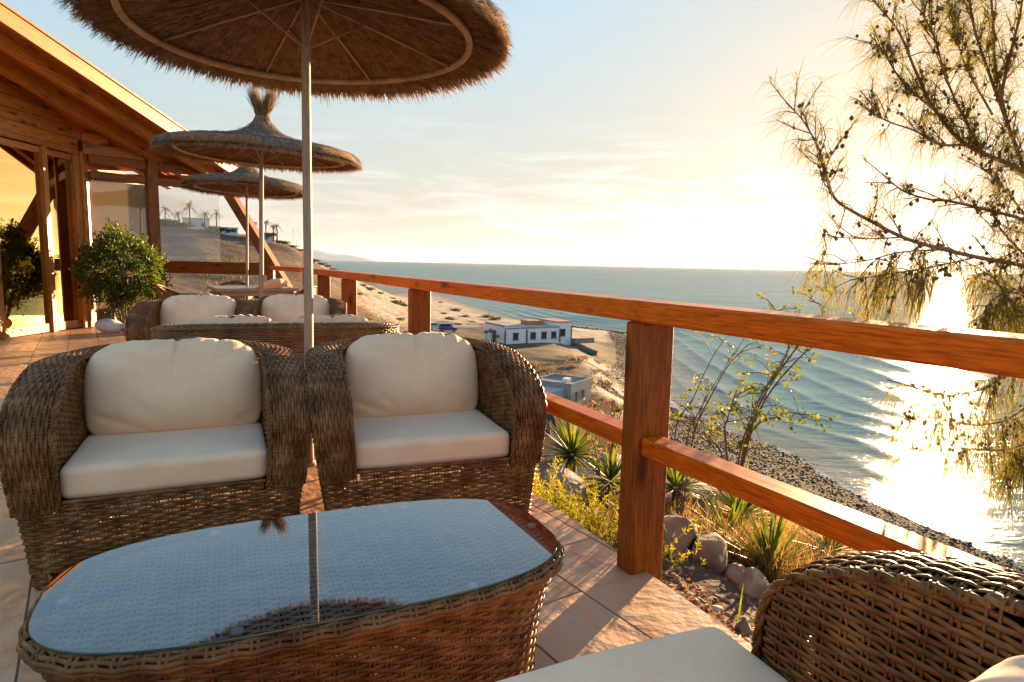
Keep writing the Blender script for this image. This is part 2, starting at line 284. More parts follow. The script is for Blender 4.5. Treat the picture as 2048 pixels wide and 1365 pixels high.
class MB:
    """collects arrays into one mesh"""
    def __init__(s): s.V = []; s.Q = []; s.T = []; s.n = 0
    def add(s, V, Q=None, T=None):
        V = np.asarray(V, float).reshape(-1, 3)
        if Q is not None and len(Q): s.Q.append(np.asarray(Q, int) + s.n)
        if T is not None and len(T): s.T.append(np.asarray(T, int) + s.n)
        s.V.append(V); s.n += len(V)
    def mesh(s, name, smooth=True):
        F = []
        if s.Q: F.append(np.concatenate(s.Q))
        if s.T: F.append(np.concatenate(s.T))
        return meshdata(name, np.concatenate(s.V), F, smooth)
    def build(s, name, mat, parent=None, smooth=True, **k): return obj(name, s.mesh(name, smooth), mat, parent, **k)
    def box(s, c, size, Rm=None):
        h = np.array(size) / 2
        P = np.array([[x, y, z] for x in (-1, 1) for y in (-1, 1) for z in (-1, 1)], float) * h
        if Rm is not None: P = P @ np.asarray(Rm).T
        s.add(P + np.array(c), [[0, 1, 3, 2], [4, 6, 7, 5], [0, 4, 5, 1], [2, 3, 7, 6], [0, 2, 6, 4], [1, 5, 7, 3]])
    def tube(s, P, r, n=6, caps=True):
        P = np.asarray(P, float); k = len(P); r = np.broadcast_to(np.asarray(r, float), (k,))
        T = np.gradient(P, axis=0); T /= np.linalg.norm(T, axis=1)[:, None] + 1e-12
        a = np.array([0, 0, 1.]) if abs(T[0][2]) < .9 else np.array([1., 0, 0])
        U = np.cross(T, a); bad = np.linalg.norm(U, axis=1) < 1e-3
        U[bad] = np.cross(T[bad], np.array([0, 1., 0])); U /= np.linalg.norm(U, axis=1)[:, None]
        W = np.cross(T, U)
        th = np.arange(n) * 2 * PI / n
        V = P[:, None, :] + r[:, None, None] * (np.cos(th)[None, :, None] * U[:, None, :] + np.sin(th)[None, :, None] * W[:, None, :])
        i = np.arange(k - 1)[:, None] * n; j = np.arange(n)[None, :]
        Q = np.stack([i + j, i + (j + 1) % n, i + n + (j + 1) % n, i + n + j], -1).reshape(-1, 4)
        V = V.reshape(-1, 3)
        Tt = []
        if caps:
            V = np.vstack([V, P[0], P[-1]]); c0 = k * n; c1 = c0 + 1
            Tt = [[c0, (q + 1) % n, q] for q in range(n)] + [[c1, (k - 1) * n + q, (k - 1) * n + (q + 1) % n] for q in range(n)]
        s.add(V, Q, Tt)

def bevel_box(name, size, b=.006, seg=1):
    bm = bmesh.new(); bmesh.ops.create_cube(bm, size=1.0)
    for v in bm.verts: v.co = Vector((v.co.x * size[0], v.co.y * size[1], v.co.z * size[2]))
    if b > 0: bmesh.ops.bevel(bm, geom=list(bm.edges), offset=b, segments=seg, affect='EDGES', profile=.7)
    me = bpy.data.meshes.new(name); bm.to_mesh(me); bm.free(); return me
def frame_to(p0, p1, up=(0, 0, 1)):
    p0 = Vector(p0); p1 = Vector(p1); x = (p1 - p0).normalized(); u = Vector(up)
    y = u.cross(x)
    if y.length < 1e-4: y = Vector((0, 1, 0)).cross(x)
    y.normalize(); z = x.cross(y)
    m = Matrix((x, y, z)).transposed().to_4x4(); m.translation = (p0 + p1) / 2
    return m
def beam(name, p0, p1, wd, ht, mat, parent=None, b=.006, up=(0, 0, 1)):
    """timber whose local x runs along its length (parents of beams are unrotated Empties)"""
    m = frame_to(p0, p1, up); L_ = (Vector(p1) - Vector(p0)).length
    me = bevel_box(name, (L_, wd, ht), b)
    if parent is not None: m.translation = m.translation - parent.location
    return obj(name, me, mat, parent, M4=m)

def spline(P, n):
    """Catmull-Rom through P, n samples"""
    P = np.asarray(P, float); k = len(P)
    Q = np.vstack([2 * P[0] - P[1], P, 2 * P[-1] - P[-2]])
    t = np.linspace(0, k - 1, n); i = np.minimum(t.astype(int), k - 2); f = (t - i)[:, None]
    a, b, c, d = Q[i], Q[i + 1], Q[i + 2], Q[i + 3]
    return .5 * (2 * b + (c - a) * f + (2 * a - 5 * b + 4 * c - d) * f ** 2 + (3 * b - a - 3 * c + d) * f ** 3)
def fnoise(P, seed, freq, octv=3):
    """cheap smooth noise from summed sines, P (n,3)"""
    g = np.random.default_rng(seed); o = np.zeros(len(P)); amp = 1.0
    for k in range(octv):
        for _ in range(4):
            d = g.normal(size=3); d /= np.linalg.norm(d)
            o += amp * np.sin((P @ d) * freq * (2 ** k) * g.uniform(.7, 1.4) + g.uniform(0, 6.28)) / 4
        amp *= .5
    return o
def strands(mb, P, N, W, wd, th, n=6):
    """woven strand: P centre line, N surface normal, W across direction, oval section"""
    k = len(P)
    if k < 2: return
    a = np.arange(n) * 2 * PI / n + PI / n
    V = P[:, None, :] + W[:, None, :] * (wd / 2 * np.cos(a))[None, :, None] + N[:, None, :] * (th / 2 * np.sin(a))[None, :, None]
    i = np.arange(k - 1)[:, None] * n; j = np.arange(n)[None, :]
    mb.add(V, np.stack([i + j, i + (j + 1) % n, i + n + (j + 1) % n, i + n + j], -1).reshape(-1, 4))
def norm(v): return v / (np.linalg.norm(v, axis=-1, keepdims=True) + 1e-12)

# ------------------------------------------------------------------ terrace geometry constants
P0 = np.array([.437, 2.461, 0]); DS = np.array([.4415, -.8973, 0]); DN = np.array([.8973, .4415, 0])   # rail line, along / outwards
def rl(s, n, z): return P0 + DS * s + DN * n + np.array([0, 0, z])
S_END = -8.48; N_EDGE = .083
CORNER = rl(S_END, 0, 0); END2 = np.array([-4.42, 11.72, 0])
SEA = -18.0

# ------------------------------------------------------------------ sea
SHORE = np.array([at_z(*p, SEA)[:2] for p in [(700, 556), (860, 590), (930, 612), (1000, 636), (1120, 652), (1245, 668), (1300, 735), (1345, 815), (1420, 850), (1560, 900), (1750, 1010), (2048, 1140), (2500, 1330)]])
def shore_dist(xy):
    """signed distance to the waterline, positive out at sea"""
    best = np.full(len(xy), 1e9); sg = np.ones(len(xy))
    for a, b in zip(SHORE[:-1], SHORE[1:]):
        ab = b - a; t = np.clip(((xy - a) @ ab) / (ab @ ab), 0, 1); q = a + t[:, None] * ab
        dd = np.linalg.norm(xy - q, axis=1); cr_ = ab[0] * (xy[:, 1] - a[1]) - ab[1] * (xy[:, 0] - a[0])
        m_ = dd < best; best[m_] = dd[m_]; sg[m_] = np.sign(cr_[m_])
    return best * sg
def build_sea():
    az = np.radians(np.linspace(-28, 68, 420)); d = np.concatenate([np.geomspace(36, 420, 420), np.geomspace(440, 32000, 60)])
    A, D = np.meshgrid(az, d); X = D * np.sin(A); Y = D * np.cos(A); xy = np.stack([X.ravel(), Y.ravel()], 1)
    sd = shore_dist(xy); P3 = np.c_[xy, np.zeros(len(xy))]
    wob = fnoise(P3, 5, .022, 2) * 5 + fnoise(P3, 6, .09, 2) * 1.0
    lam = 4.6 + np.clip(sd, 0, 140) * .04
    ph = (sd + wob) / lam * 2 * PI
    amp = np.clip(sd / 10, 0, 1) * np.clip(1.5 - D.ravel() / 330, 0, 1)
    mod = np.clip(.65 + .55 * fnoise(P3, 9, .05, 2), .15, 1.4)
    crest = (np.sin(ph) * .5 + .5) ** 2.8
    z = SEA + amp * mod * .36 * crest + .05 * amp * fnoise(P3, 8, .7, 3)
    z = np.where(sd < 0, SEA - .04 * np.clip(-sd, 0, 30), z)
    V = np.c_[xy, z]
    na, nd = len(az), len(d); i = np.arange(nd - 1)[:, None] * na; j = np.arange(na - 1)[None, :]
    Q = np.stack([i + j, i + j + 1, i + na + j + 1, i + na + j], -1).reshape(-1, 4)
    me = meshdata('sea', V, Q)
    m = bpy.data.materials.new('sea_water'); m.use_nodes = True; t = m.node_tree; N = t.nodes.new; L = t.links.new; b = t.nodes['Principled BSDF']
    b.inputs['Roughness'].default_value = .6; b.inputs['Specular IOR Level'].default_value = .0; b.inputs['IOR'].default_value = 1.33
    tcn = N('ShaderNodeTexCoord'); mp1 = N('ShaderNodeMapping'); mp1.inputs['Rotation'].default_value = (0, 0, R(-25)); mp1.inputs['Scale'].default_value = (.35, 1, 1)
    n1 = N('ShaderNodeTexNoise'); n1.inputs['Scale'].default_value = .8; n1.inputs['Detail'].default_value = 8; n1.inputs['Roughness'].default_value = .62
    n2 = N('ShaderNodeTexNoise'); n2.inputs['Scale'].default_value = .06; n2.inputs['Detail'].default_value = 6; n2.inputs['Roughness'].default_value = .6
    L(tcn.outputs['Object'], mp1.inputs[0]); L(mp1.outputs[0], n1.inputs['Vector']); L(mp1.outputs[0], n2.inputs['Vector'])
    b1 = N('ShaderNodeBump'); b1.inputs['Strength'].default_value = .5; b1.inputs['Distance'].default_value = .30
    b2 = N('ShaderNodeBump'); b2.inputs['Strength'].default_value = .5; b2.inputs['Distance'].default_value = 1.6
    L(n1.outputs['Fac'], b1.inputs['Height']); L(n2.outputs['Fac'], b2.inputs['Height']); L(b2.outputs[0], b1.inputs['Normal']); L(b1.outputs[0], b.inputs['Normal'])
    r2 = N('ShaderNodeValToRGB'); r2.color_ramp.elements[0].position = .35; r2.color_ramp.elements[0].color = (.085, .20, .20, 1); r2.color_ramp.elements[1].position = .7; r2.color_ramp.elements[1].color = (.15, .30, .285, 1)
    L(n2.outputs['Fac'], r2.inputs[0])
    # shallow sandy water and foam lines by the shore, stored per vertex
    foam = np.clip(1 - np.abs(sd - 1.0 - wob * .25) / .6, 0, 1) * .55
    foam = np.maximum(foam, np.clip((crest - .93) / .07, 0, 1) * np.clip(1.4 - sd / 26, 0, 1) * amp * np.clip(mod, 0, 1) * .55)
    foam *= np.clip(1.2 + .9 * fnoise(P3, 31, .5, 3), 0, 1)
    sand_ = np.clip(1 - sd / 16, 0, 1)
    ca = me.color_attributes.new('mixw', 'FLOAT_COLOR', 'POINT')
    ca.data.foreach_set('color', np.c_[foam, sand_, np.zeros(len(sd)), np.ones(len(sd))].astype(np.float32).ravel())
    at = N('ShaderNodeAttribute'); at.attribute_name = 'mixw'; sp = N('ShaderNodeSeparateColor'); L(at.outputs['Color'], sp.inputs[0])
    m1 = N('ShaderNodeMixRGB'); m1.inputs[2].default_value = (.26, .24, .18, 1); L(sp.outputs[1], m1.inputs[0]); L(r2.outputs[0], m1.inputs[1])
    m2 = N('ShaderNodeMixRGB'); m2.inputs[2].default_value = (.72, .72, .70, 1); L(sp.outputs[0], m2.inputs[0]); L(m1.outputs[0], m2.inputs[1])
    L(m2.outputs[0], b.inputs['Base Color'])
    gl = N('ShaderNodeBsdfGlossy'); gl.inputs['Roughness'].default_value = .11; L(b1.outputs[0], gl.inputs['Normal'])
    fr = N('ShaderNodeFresnel'); fr.inputs['IOR'].default_value = 1.33; L(b1.outputs[0], fr.inputs['Normal'])
    mr = N('ShaderNodeMapRange'); mr.inputs[1].default_value = .02; mr.inputs[2].default_value = .6; mr.inputs[3].default_value = .02; mr.inputs[4].default_value = .24; L(fr.outputs[0], mr.inputs[0])
    mxs = N('ShaderNodeMixShader'); L(mr.outputs[0], mxs.inputs[0]); L(b.outputs[0], mxs.inputs[1]); L(gl.outputs[0], mxs.inputs[2]); L(mxs.outputs[0], t.nodes['Material Output'].inputs['Surface'])
    o = obj('sea', me, m); tag(o, kind='structure')
build_sea()

# ------------------------------------------------------------------ terrain
ctl = []
def c_px(px, py, d): ctl.append(at_dist(px, py, d))
def c_w(az, d, z): a = R(az); ctl.append(np.array([d * math.sin(a), d * math.cos(a), z]))
for s_ in (-8.4, -7, -5.5, -4, -2.5, -1.4, -.6, 0, 1, 2, 3.2):
    ctl.append(rl(s_, N_EDGE + .02, -.10)); ctl.append(rl(s_, .7, -.50 if s_ < -1 else -.26)); ctl.append(rl(s_, 1.3, -.95 if s_ < -1 else -.44))
for s_ in (-9.5, -8.3): ctl.append(rl(s_, 1.2, -.6))
for p in [(1500, 1130, 3.7), (1620, 1095, 4.4), (1450, 1000, 5.6), (1720, 1110, 5.0), (1100, 970, 6.0), (1200, 975, 6.0), (1090, 935, 15.5), (1160, 905, 15.5), (1150, 872, 20), (1210, 890, 18), (1235, 905, 11), (1120, 862, 25),
          (1160, 812, 65), (1060, 790, 62), (1130, 840, 40), (1230, 850, 32), (1080, 750, 80), (1190, 735, 92), (1215, 790, 70), (1000, 695, 112), (1119, 688, 121), (880, 668, 128), (960, 655, 150), (1040, 650, 170),
          (860, 640, 155), (760, 640, 120), (800, 600, 215), (740, 575, 230), (720, 620, 125), (660, 600, 92), (700, 650, 80), (650, 560, 110), (800, 650, 110),
          (560, 481, 185), (600, 499, 178), (640, 531, 172), (690, 550, 185), (250, 446, 196), (400, 500, 140), (400, 540, 95), (320, 500, 140), (480, 520, 120), (560, 530, 120), (600, 545, 100), (0, 440, 196), (150, 445, 196)]: c_px(*p)
for px_, py_ in ((300, 446), (330, 447), (360, 450), (400, 455), (440, 462), (480, 468), (520, 474)): c_px(px_, py_ + 2, 196); c_px(px_, py_ + 16, 262); c_px(px_, py_ + 18, 165)
for p_ in ((1100, 958, 8), (1090, 942, 11.5), (1180, 950, 9), (1080, 955, 9.5)): c_px(*p_)
for az in (-75, -60, -45): c_w(az, 20, -.5); c_w(az, 100, 5); c_w(az, 240, 18); c_w(az, 500, 25)
for az in (-33, -28, -24): c_w(az, 500, 2); c_w(az, 18, -1.6)
for az in (-20, -15): c_w(az, 18, -2.5); c_w(az, 30, -3.2); c_w(az, 260, -12); c_w(az, 500, -22)
for az in (-10, -5): c_w(az, 20, -3.6); c_w(az, 40, -5.5)
for s_, e_ in zip(SHORE[:-1], SHORE[1:]):
    for f in (0., .5):
        q = s_ + (e_ - s_) * f; nrm = np.array([-(e_ - s_)[1], (e_ - s_)[0]]); nrm /= np.linalg.norm(nrm)
        ctl.append(np.array([*q, SEA])); ctl.append(np.array([*(q + nrm * 14), SEA - 1.0])); ctl.append(np.array([*(q - nrm * 6), SEA + .7]))
        ctl.append(np.array([*(q + nrm * 60), SEA - 4]))
for az, pts in {16: [(14, -4), (26, -8.3), (40, -12.6), (58, -15.9)], 22: [(10, -2.4), (22, -7.2), (36, -12.4), (50, -16)], 30: [(10, -2.6), (20, -7), (30, -11.5), (42, -16)], 38: [(9, -2.5), (18, -7), (28, -12), (36, -16)], 48: [(8, -2), (16, -7), (26, -13)], 60: [(7, -1.5), (15, -7), (25, -13)], 78: [(7, -1.5), (15, -7)], 7: [(26, -6), (40, -9.5)], 2: [(26, -5.5), (45, -9)]}.items():
    for d, z in pts: c_w(az, d, z)
ctl = np.array(ctl)
def _uv(xy): d = np.hypot(xy[:, 0], xy[:, 1]); return np.c_[np.arctan2(xy[:, 0], xy[:, 1]) * 2.2, np.log(d + .5)]
_cu = _uv(ctl); _n = len(ctl)
def _phi(r): return np.where(r > 1e-9, r ** 2 * np.log(r + 1e-12), 0)
_K = _phi(np.linalg.norm(_cu[:, None] - _cu[None], axis=2)) + np.eye(_n) * 2e-3
_Pm = np.c_[np.ones(_n), _cu]
_sol = np.linalg.solve(np.block([[_K, _Pm], [_Pm.T, np.zeros((3, 3))]]), np.r_[ctl[:, 2], np.zeros(3)])
def ground0(xy):
    xy = np.atleast_2d(np.asarray(xy, float))[:, :2]; u = _uv(xy); res = np.zeros(len(u))
    for a in range(0, len(u), 20000):
        k = u[a:a + 20000]; res[a:a + 20000] = _phi(np.linalg.norm(k[:, None] - _cu[None], axis=2)) @ _sol[:_n] + np.c_[np.ones(len(k)), k] @ _sol[_n:]
    return res
def ground(xy):
    xy = np.atleast_2d(np.asarray(xy, float))[:, :2]; z = ground0(xy); P3 = np.c_[xy, np.zeros(len(xy))]
    d = np.hypot(xy[:, 0], xy[:, 1])
    return z + fnoise(P3, 21, 1.6, 3) * .05 * np.clip(d / 4, .3, 1) + fnoise(P3, 22, .22, 4) * .0035 * np.clip(d, 0, 200) * np.clip((z - SEA) / 3, 0, 1)
def gz(x, y): return float(ground([[x, y]])[0])
def gp(px, py):
    """where the ray through a pixel meets the ground"""
    d = ray(px, py); d = d / math.hypot(d[0], d[1])
    ts = np.geomspace(2.3, 600, 1600); P_ = EYE + ts[:, None] * d
    k = np.where(P_[:, 2] < ground(P_[:, :2]))[0]
    return P_[k[0]] if len(k) else P_[-1]

SAND, DIRT, PEB, HILL, GARD, PATH = range(6)
PAL = np.array([[.33, .265, .205], [.105, .068, .045], [.034, .025, .020], [.10, .068, .050], [.10, .062, .042], [.30, .24, .19]])
zc = []
for px, py, c in [(730, 575, SAND), (800, 600, SAND), (860, 625, SAND), (960, 640, SAND), (760, 630, SAND), (800, 650, SAND), (700, 590, SAND), (1060, 650, SAND), (1180, 665, SAND), (930, 618, SAND), (820, 570, SAND), (880, 640, SAND), (950, 655, DIRT),
                  (900, 680, DIRT), (1000, 700, DIRT), (1100, 710, DIRT), (1050, 740, DIRT), (1150, 740, DIRT), (1090, 780, DIRT), (1180, 800, DIRT), (1195, 700, DIRT), (1180, 770, DIRT), (1235, 690, PEB), (1230, 720, PEB), (1235, 760, PEB), (1215, 760, PATH), (1225, 790, PATH), (1200, 730, PATH),
                  (1340, 830, PEB), (1400, 870, PEB), (1500, 930, PEB), (1650, 1000, PEB), (1800, 1060, PEB), (2000, 1130, PEB), (1360, 870, PEB), (1450, 930, PEB), (700, 640, HILL), (660, 600, HILL), (640, 560, HILL), (720, 620, HILL), (600, 520, HILL), (560, 500, HILL), (400, 480, HILL), (330, 500, HILL), (500, 500, HILL), (450, 540, HILL), (690, 580, HILL),
                  (1140, 830, DIRT), (1120, 860, DIRT), (1090, 915, PATH), (1110, 930, PATH), (1080, 945, PATH), (1200, 930, PATH), (1160, 890, GARD)]:
    zc.append((*gp(px, py)[:2], c))
for s_ in np.arange(-8, 4, 1.): zc.append((*rl(s_, .5, 0)[:2], GARD)); zc.append((*rl(s_, 2.2, 0)[:2], GARD if s_ < 1 else DIRT))
for px, py in [(1620, 1080), (1700, 1110), (1560, 1040)]: zc.append((*at_z(px, py, -.75)[:2], PATH))
zc = np.array(zc); _zu = _uv(zc[:, :2]); _zk = zc[:, 2].astype(int)
def build_terrain():
    az = np.radians(np.linspace(-80, 88, 520)); d = np.concatenate([np.geomspace(1.2, 8, 150)[:-1], np.geomspace(8, 560, 330)])
    A, D = np.meshgrid(az, d); xy = np.stack([(D * np.sin(A)).ravel(), (D * np.cos(A)).ravel()], 1)
    z = ground(xy)
    rel = xy - P0[:2]; sN = rel @ DN[:2]; sS = rel @ DS[:2]
    under = (sN < N_EDGE + .01) & (sS > S_END - .4); z = np.where(under, np.minimum(z, -.5), z)
    u = _uv(xy); jit = np.c_[fnoise(np.c_[xy, xy[:, :1] * 0], 41, .35, 4), fnoise(np.c_[xy, xy[:, :1] * 0], 42, .35, 4)] * .10
    col = np.zeros((len(u), 3))
    for a in range(0, len(u), 20000):
        r2 = ((u[a:a + 20000] + jit[a:a + 20000])[:, None] - _zu[None]); wgt = 1 / (np.sum(r2 ** 2, axis=2) + 4e-4) ** 2.2
        ww = np.stack([wgt[:, _zk == k].sum(1) for k in range(6)], 1); ww /= ww.sum(1, keepdims=True); ww = ww ** 1.6; ww /= ww.sum(1, keepdims=True)
        col[a:a + 20000] = ww @ PAL
    wet = np.clip(1 - (z - SEA) / 1.0, 0, 1)[:, None]; col = col * (1 - .35 * wet)
    na, nd = len(az), len(d); i = np.arange(nd - 1)[:, None] * na; j = np.arange(na - 1)[None, :]
    Q = np.stack([i + j, i + j + 1, i + na + j + 1, i + na + j], -1).reshape(-1, 4)
    me = meshdata('terrain', np.c_[xy, z], Q)
    ca = me.color_attributes.new('soil', 'FLOAT_COLOR', 'POINT'); ca.data.foreach_set('color', np.c_[col, np.ones(len(col))].astype(np.float32).ravel())
    m = M('soil_and_sand', [(.30, (.42, .38, .34)), (.43, (.8, .77, .74)), (.55, (1.1, 1.1, 1.1)), (.68, (1.45, 1.4, 1.32))], scale=.55, detail=14, rough=.95, bump=.8, bscale=5, bdetail=10, bdist=.06, spec=.1, attr='soil', rough_noise=.62)
    tag(obj('terrain', me, m), kind='structure')
build_terrain()

def build_mountain():
    """bare ridge across the bay"""
    b = MB(); xs = np.linspace(-1, 1, 60); ys = np.linspace(-1, 1, 12); X, Y = np.meshgrid(xs, ys)
    prof = np.interp(xs, [-1, -.75, -.55, -.3, -.1, .1, .35, .6, .8, 1], [.25, .7, .95, 1.0, .78, .62, .6, .45, .25, 0])
    H = prof[None, :] * (1 - ys[:, None] ** 2) * (1 + .1 * fnoise(np.c_[X.ravel(), Y.ravel(), X.ravel() * 0], 3, 9, 3).reshape(X.shape))
    c = at_dist(665, 519, 21000); dirx = norm(np.array([c[1], -c[0]])); diry = norm(c[:2])
    V = np.stack([c[0] + X * 1500 * dirx[0] + Y * 700 * diry[0], c[1] + X * 1500 * dirx[1] + Y * 700 * diry[1], SEA - 5 + H * 320], -1).reshape(-1, 3)
    i = np.arange(11)[:, None] * 60; j = np.arange(59)[None, :]
    b.add(V, np.stack([i + j, i + j + 1, i + 61 + j, i + 60 + j], -1).reshape(-1, 4))
    tag(b.build('mountain', mount_m), kind='structure')
build_mountain()

# ------------------------------------------------------------------ terrace floor: slab and slate-look tiles
FAC_X = -7.12
DECK = [rl(12.5, N_EDGE, 0)[:2], rl(S_END - .1, N_EDGE, 0)[:2], np.array([-4.30, 11.85]), np.array([-4.6, 12.45]), np.array([-13., 12.45]), np.array([-13., -9.])]
def build_slab():
    bm = bmesh.new(); vs = [bm.verts.new((p[0], p[1], -.005)) for p in DECK]; f = bm.faces.new(vs)
    g = bmesh.ops.extrude_face_region(bm, geom=[f])
    for v in g['geom']:
        if isinstance(v, bmesh.types.BMVert): v.co.z = -.42
    bmesh.ops.recalc_face_normals(bm, faces=bm.faces)
    me = bpy.data.meshes.new('floor'); bm.to_mesh(me); bm.free()
    return tag(obj('floor', me, grout), kind='structure')
floor = build_slab()
TU = np.array([.556, -.831]); TV = np.array([.831, .556]); TL, TW, GAP = 1.014, .339, .007
def clip_poly(P, a, b):
    """keep the part of P where a.p <= b"""
    o = []
    for i in range(len(P)):
        p, q = P[i], P[(i + 1) % len(P)]; dp, dq = a @ p - b, a @ q - b
        if dp <= 0: o.append(p)
        if (dp < 0 < dq) or (dq < 0 < dp): o.append(p + (q - p) * dp / (dp - dq))
    return o
_e = END2[:2] - CORNER[:2]; _en = np.array([_e[1], -_e[0]]) / np.linalg.norm(_e)
PLANES = [(DN[:2], DN[:2] @ P0[:2] + N_EDGE - .001), (_en, _en @ CORNER[:2] + .10), (np.array([0, 1.]), 12.44), (np.array([-1., 0]), 7.10), (np.array([0, -1.]), 8.7)]
def tile_mesh(P):
    c = np.mean(P, 0); P = np.array(P); n = len(P)
    inn = P + (c - P) * np.minimum(.004 / (np.linalg.norm(c - P, axis=1, keepdims=True) + 1e-9), .5)
    V = np.vstack([np.c_[P, np.full(n, -.005)], np.c_[P, np.full(n, -.0015)], np.c_[inn, np.zeros(n)]])
    F = [[(i), (i + 1) % n, n + (i + 1) % n, n + i] for i in range(n)] + [[n + i, n + (i + 1) % n, 2 * n + (i + 1) % n, 2 * n + i] for i in range(n)]
    me = bpy.data.meshes.new('tile'); me.from_pydata(V.tolist(), [], F + [list(range(2 * n, 3 * n))]); me.update(); return me
def build_tiles():
    full = [np.array(p) for p in [(GAP / 2, GAP / 2), (TL - GAP / 2, GAP / 2), (TL - GAP / 2, TW - GAP / 2), (GAP / 2, TW - GAP / 2)]]
    shared = tile_mesh(full); shared.materials.append(tile_m)
    found = []
    for r in range(-40, 45):
        v0 = 1.479 + r * TW; off = -2.05 - (.338 * r) % TL
        for k in range(-18, 16):
            u0 = off + k * TL
            P = [TU * (u0 + q[0]) + TV * (v0 + q[1]) for q in full]; whole = True
            for a, b in PLANES:
                n0 = len(P); P2 = clip_poly(P, a, b)
                if len(P2) != n0 or any(np.linalg.norm(x - y) > 1e-9 for x, y in zip(P, P2)): whole = False
                P = P2
                if len(P) < 3: break
            if len(P) < 3: continue
            A = np.array(P); area = abs(np.sum(A[:, 0] * np.roll(A[:, 1], -1) - A[:, 1] * np.roll(A[:, 0], -1))) / 2
            if area < .004: continue
            px, py, dz = proj((*A.mean(0), 0))
            seen = dz > .5 and -150 < px < 2200 and py < 1600
            found.append((dz if seen else 1e6, whole, u0, v0, A))
    found.sort(key=lambda q: q[0]); rest = MB()
    for k, (dz, whole, u0, v0, A) in enumerate(found):
        if k < 290 and dz < 1e5:
            if whole: o = obj('tile', shared, None, floor, M4=Matrix(((TU[0], TV[0], 0, TU[0] * u0 + TV[0] * v0), (TU[1], TV[1], 0, TU[1] * u0 + TV[1] * v0), (0, 0, 1, random.uniform(-.0006, .0006)), (0, 0, 0, 1))))
            else: obj('tile', tile_mesh(list(A)), tile_m, floor)
        elif len(A) == 4:
            rest.add(np.vstack([np.c_[A, np.full(4, -.005)], np.c_[A, np.zeros(4)]]), [[4, 5, 6, 7], [0, 1, 5, 4], [1, 2, 6, 5], [2, 3, 7, 6], [3, 0, 4, 7]])
    if rest.n: tag(rest.build('tile', tile_m, floor, smooth=False), kind='stuff')
build_tiles()

# ------------------------------------------------------------------ timber railing
rail = empty('timber_railing', rl(0, .08, 0), 0, 'long red-brown timber railing with one middle bar along the terrace edge above the sea', 'railing')
def rail_beam(name, pa, pb, wd, ht, mat, **k): return beam(name, pa, pb, wd, ht, mat, rail, **k)
S_POSTS = [0, -2.86, -5.46, -7.09, 2.75, 5.4, 8.1, 10.8]
for s_ in S_POSTS:
    c_ = rl(s_ + .05, .08, 0)
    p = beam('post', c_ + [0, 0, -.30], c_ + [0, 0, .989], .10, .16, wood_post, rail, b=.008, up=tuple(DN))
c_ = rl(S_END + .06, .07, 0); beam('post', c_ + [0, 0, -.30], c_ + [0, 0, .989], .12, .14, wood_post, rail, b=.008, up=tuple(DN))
seq = [12.4, 8.2, 5.45, 2.8, .018, -2.80, -5.41, S_END - .02]
for a_, b_ in zip(seq[:-1], seq[1:]): rail_beam('top_rail', rl(b_ + .0015, .07, 1.031), rl(a_ - .0015, .07, 1.031), .14, .080, wood_rail, b=.007)
ps = sorted(S_POSTS + [S_END + .02])
for a_, b_ in zip(ps[:-1], ps[1:]): rail_beam('middle_rail', rl(a_ + .102, .07, .517), rl(b_ - .002, .07, .517), .10, .068, wood_rail, b=.006)
_ed = norm(END2 - CORNER); _eo = np.array([_ed[1], -_ed[0], 0])
e0 = CORNER + _ed * .075 + _eo * .03
rail_beam('top_rail', e0 + [0, 0, 1.031], END2 + _eo * .03 + [0, 0, 1.031], .12, .080, wood_rail)
rail_beam('middle_rail', e0 + [0, 0, .517], END2 + _eo * .03 + [0, 0, .517], .09, .068, wood_rail)
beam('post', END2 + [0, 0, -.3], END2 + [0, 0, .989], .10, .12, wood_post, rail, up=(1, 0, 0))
# ------------------------------------------------------------------ timber building with mirrored glazing
def zroof(y): return 2.82 + .275 * (12.3 - y)
bld = empty('timber_building', (FAC_X, 8, 0), 0, 'timber restaurant building with windows tinted sunset gold and overhanging sloped roof', 'building')
def bb(name, pa, pb, wd, ht, mat=wood_house, **k): return beam(name, pa, pb, wd, ht, mat, bld, **k)
ys = [2.9, 3.9, 4.9, 5.9, 6.9, 7.86, 8.84, 9.87]
def pane_rect(name, a, b, z0, z1, mat, parent=bld, th=.008):
    a = np.array(a, float); b = np.array(b, float); m = frame_to((a[0], a[1], (z0 + z1) / 2), (b[0], b[1], (z0 + z1) / 2)); L_ = np.linalg.norm(b - a)
    m.translation = m.translation - bld.location
    return obj(name, bevel_box(name, (L_, th, z1 - z0), 0), mat, parent, M4=m)
for y in ys: bb('window_post', (FAC_X, y, 0), (FAC_X, y, 2.80), .10, .085, b=.004, up=(1, 0, 0))
bb('window_post', (FAC_X, 10.56, 0), (FAC_X, 10.56, 2.80), .12, .11, b=.004, up=(1, 0, 0))
bb('corner_post', (FAC_X + .015, 10.70, 0), (FAC_X + .015, 10.70, 2.86), .15, .15, b=.006, up=(1, 0, 0))
yy = ys + [10.56]
for a_, b_ in zip(yy[:-1], yy[1:]):
    fr = bb('window_frame', (FAC_X - .02, a_ + .046, .075), (FAC_X - .02, b_ - .056, .075), .05, .13, b=.004)
    bb('window_frame', (FAC_X - .02, a_ + .046, 2.74), (FAC_X - .02, b_ - .056, 2.74), .05, .09, b=.004)
    pane_rect('window_pane', (FAC_X - .03, a_ + .046), (FAC_X - .03, b_ - .056), .142, 2.693, pane_mirror)
bb('lintel', (FAC_X + .03, 2.6, 2.84), (FAC_X + .03, 10.6, 2.84), .06, .075, b=.005)
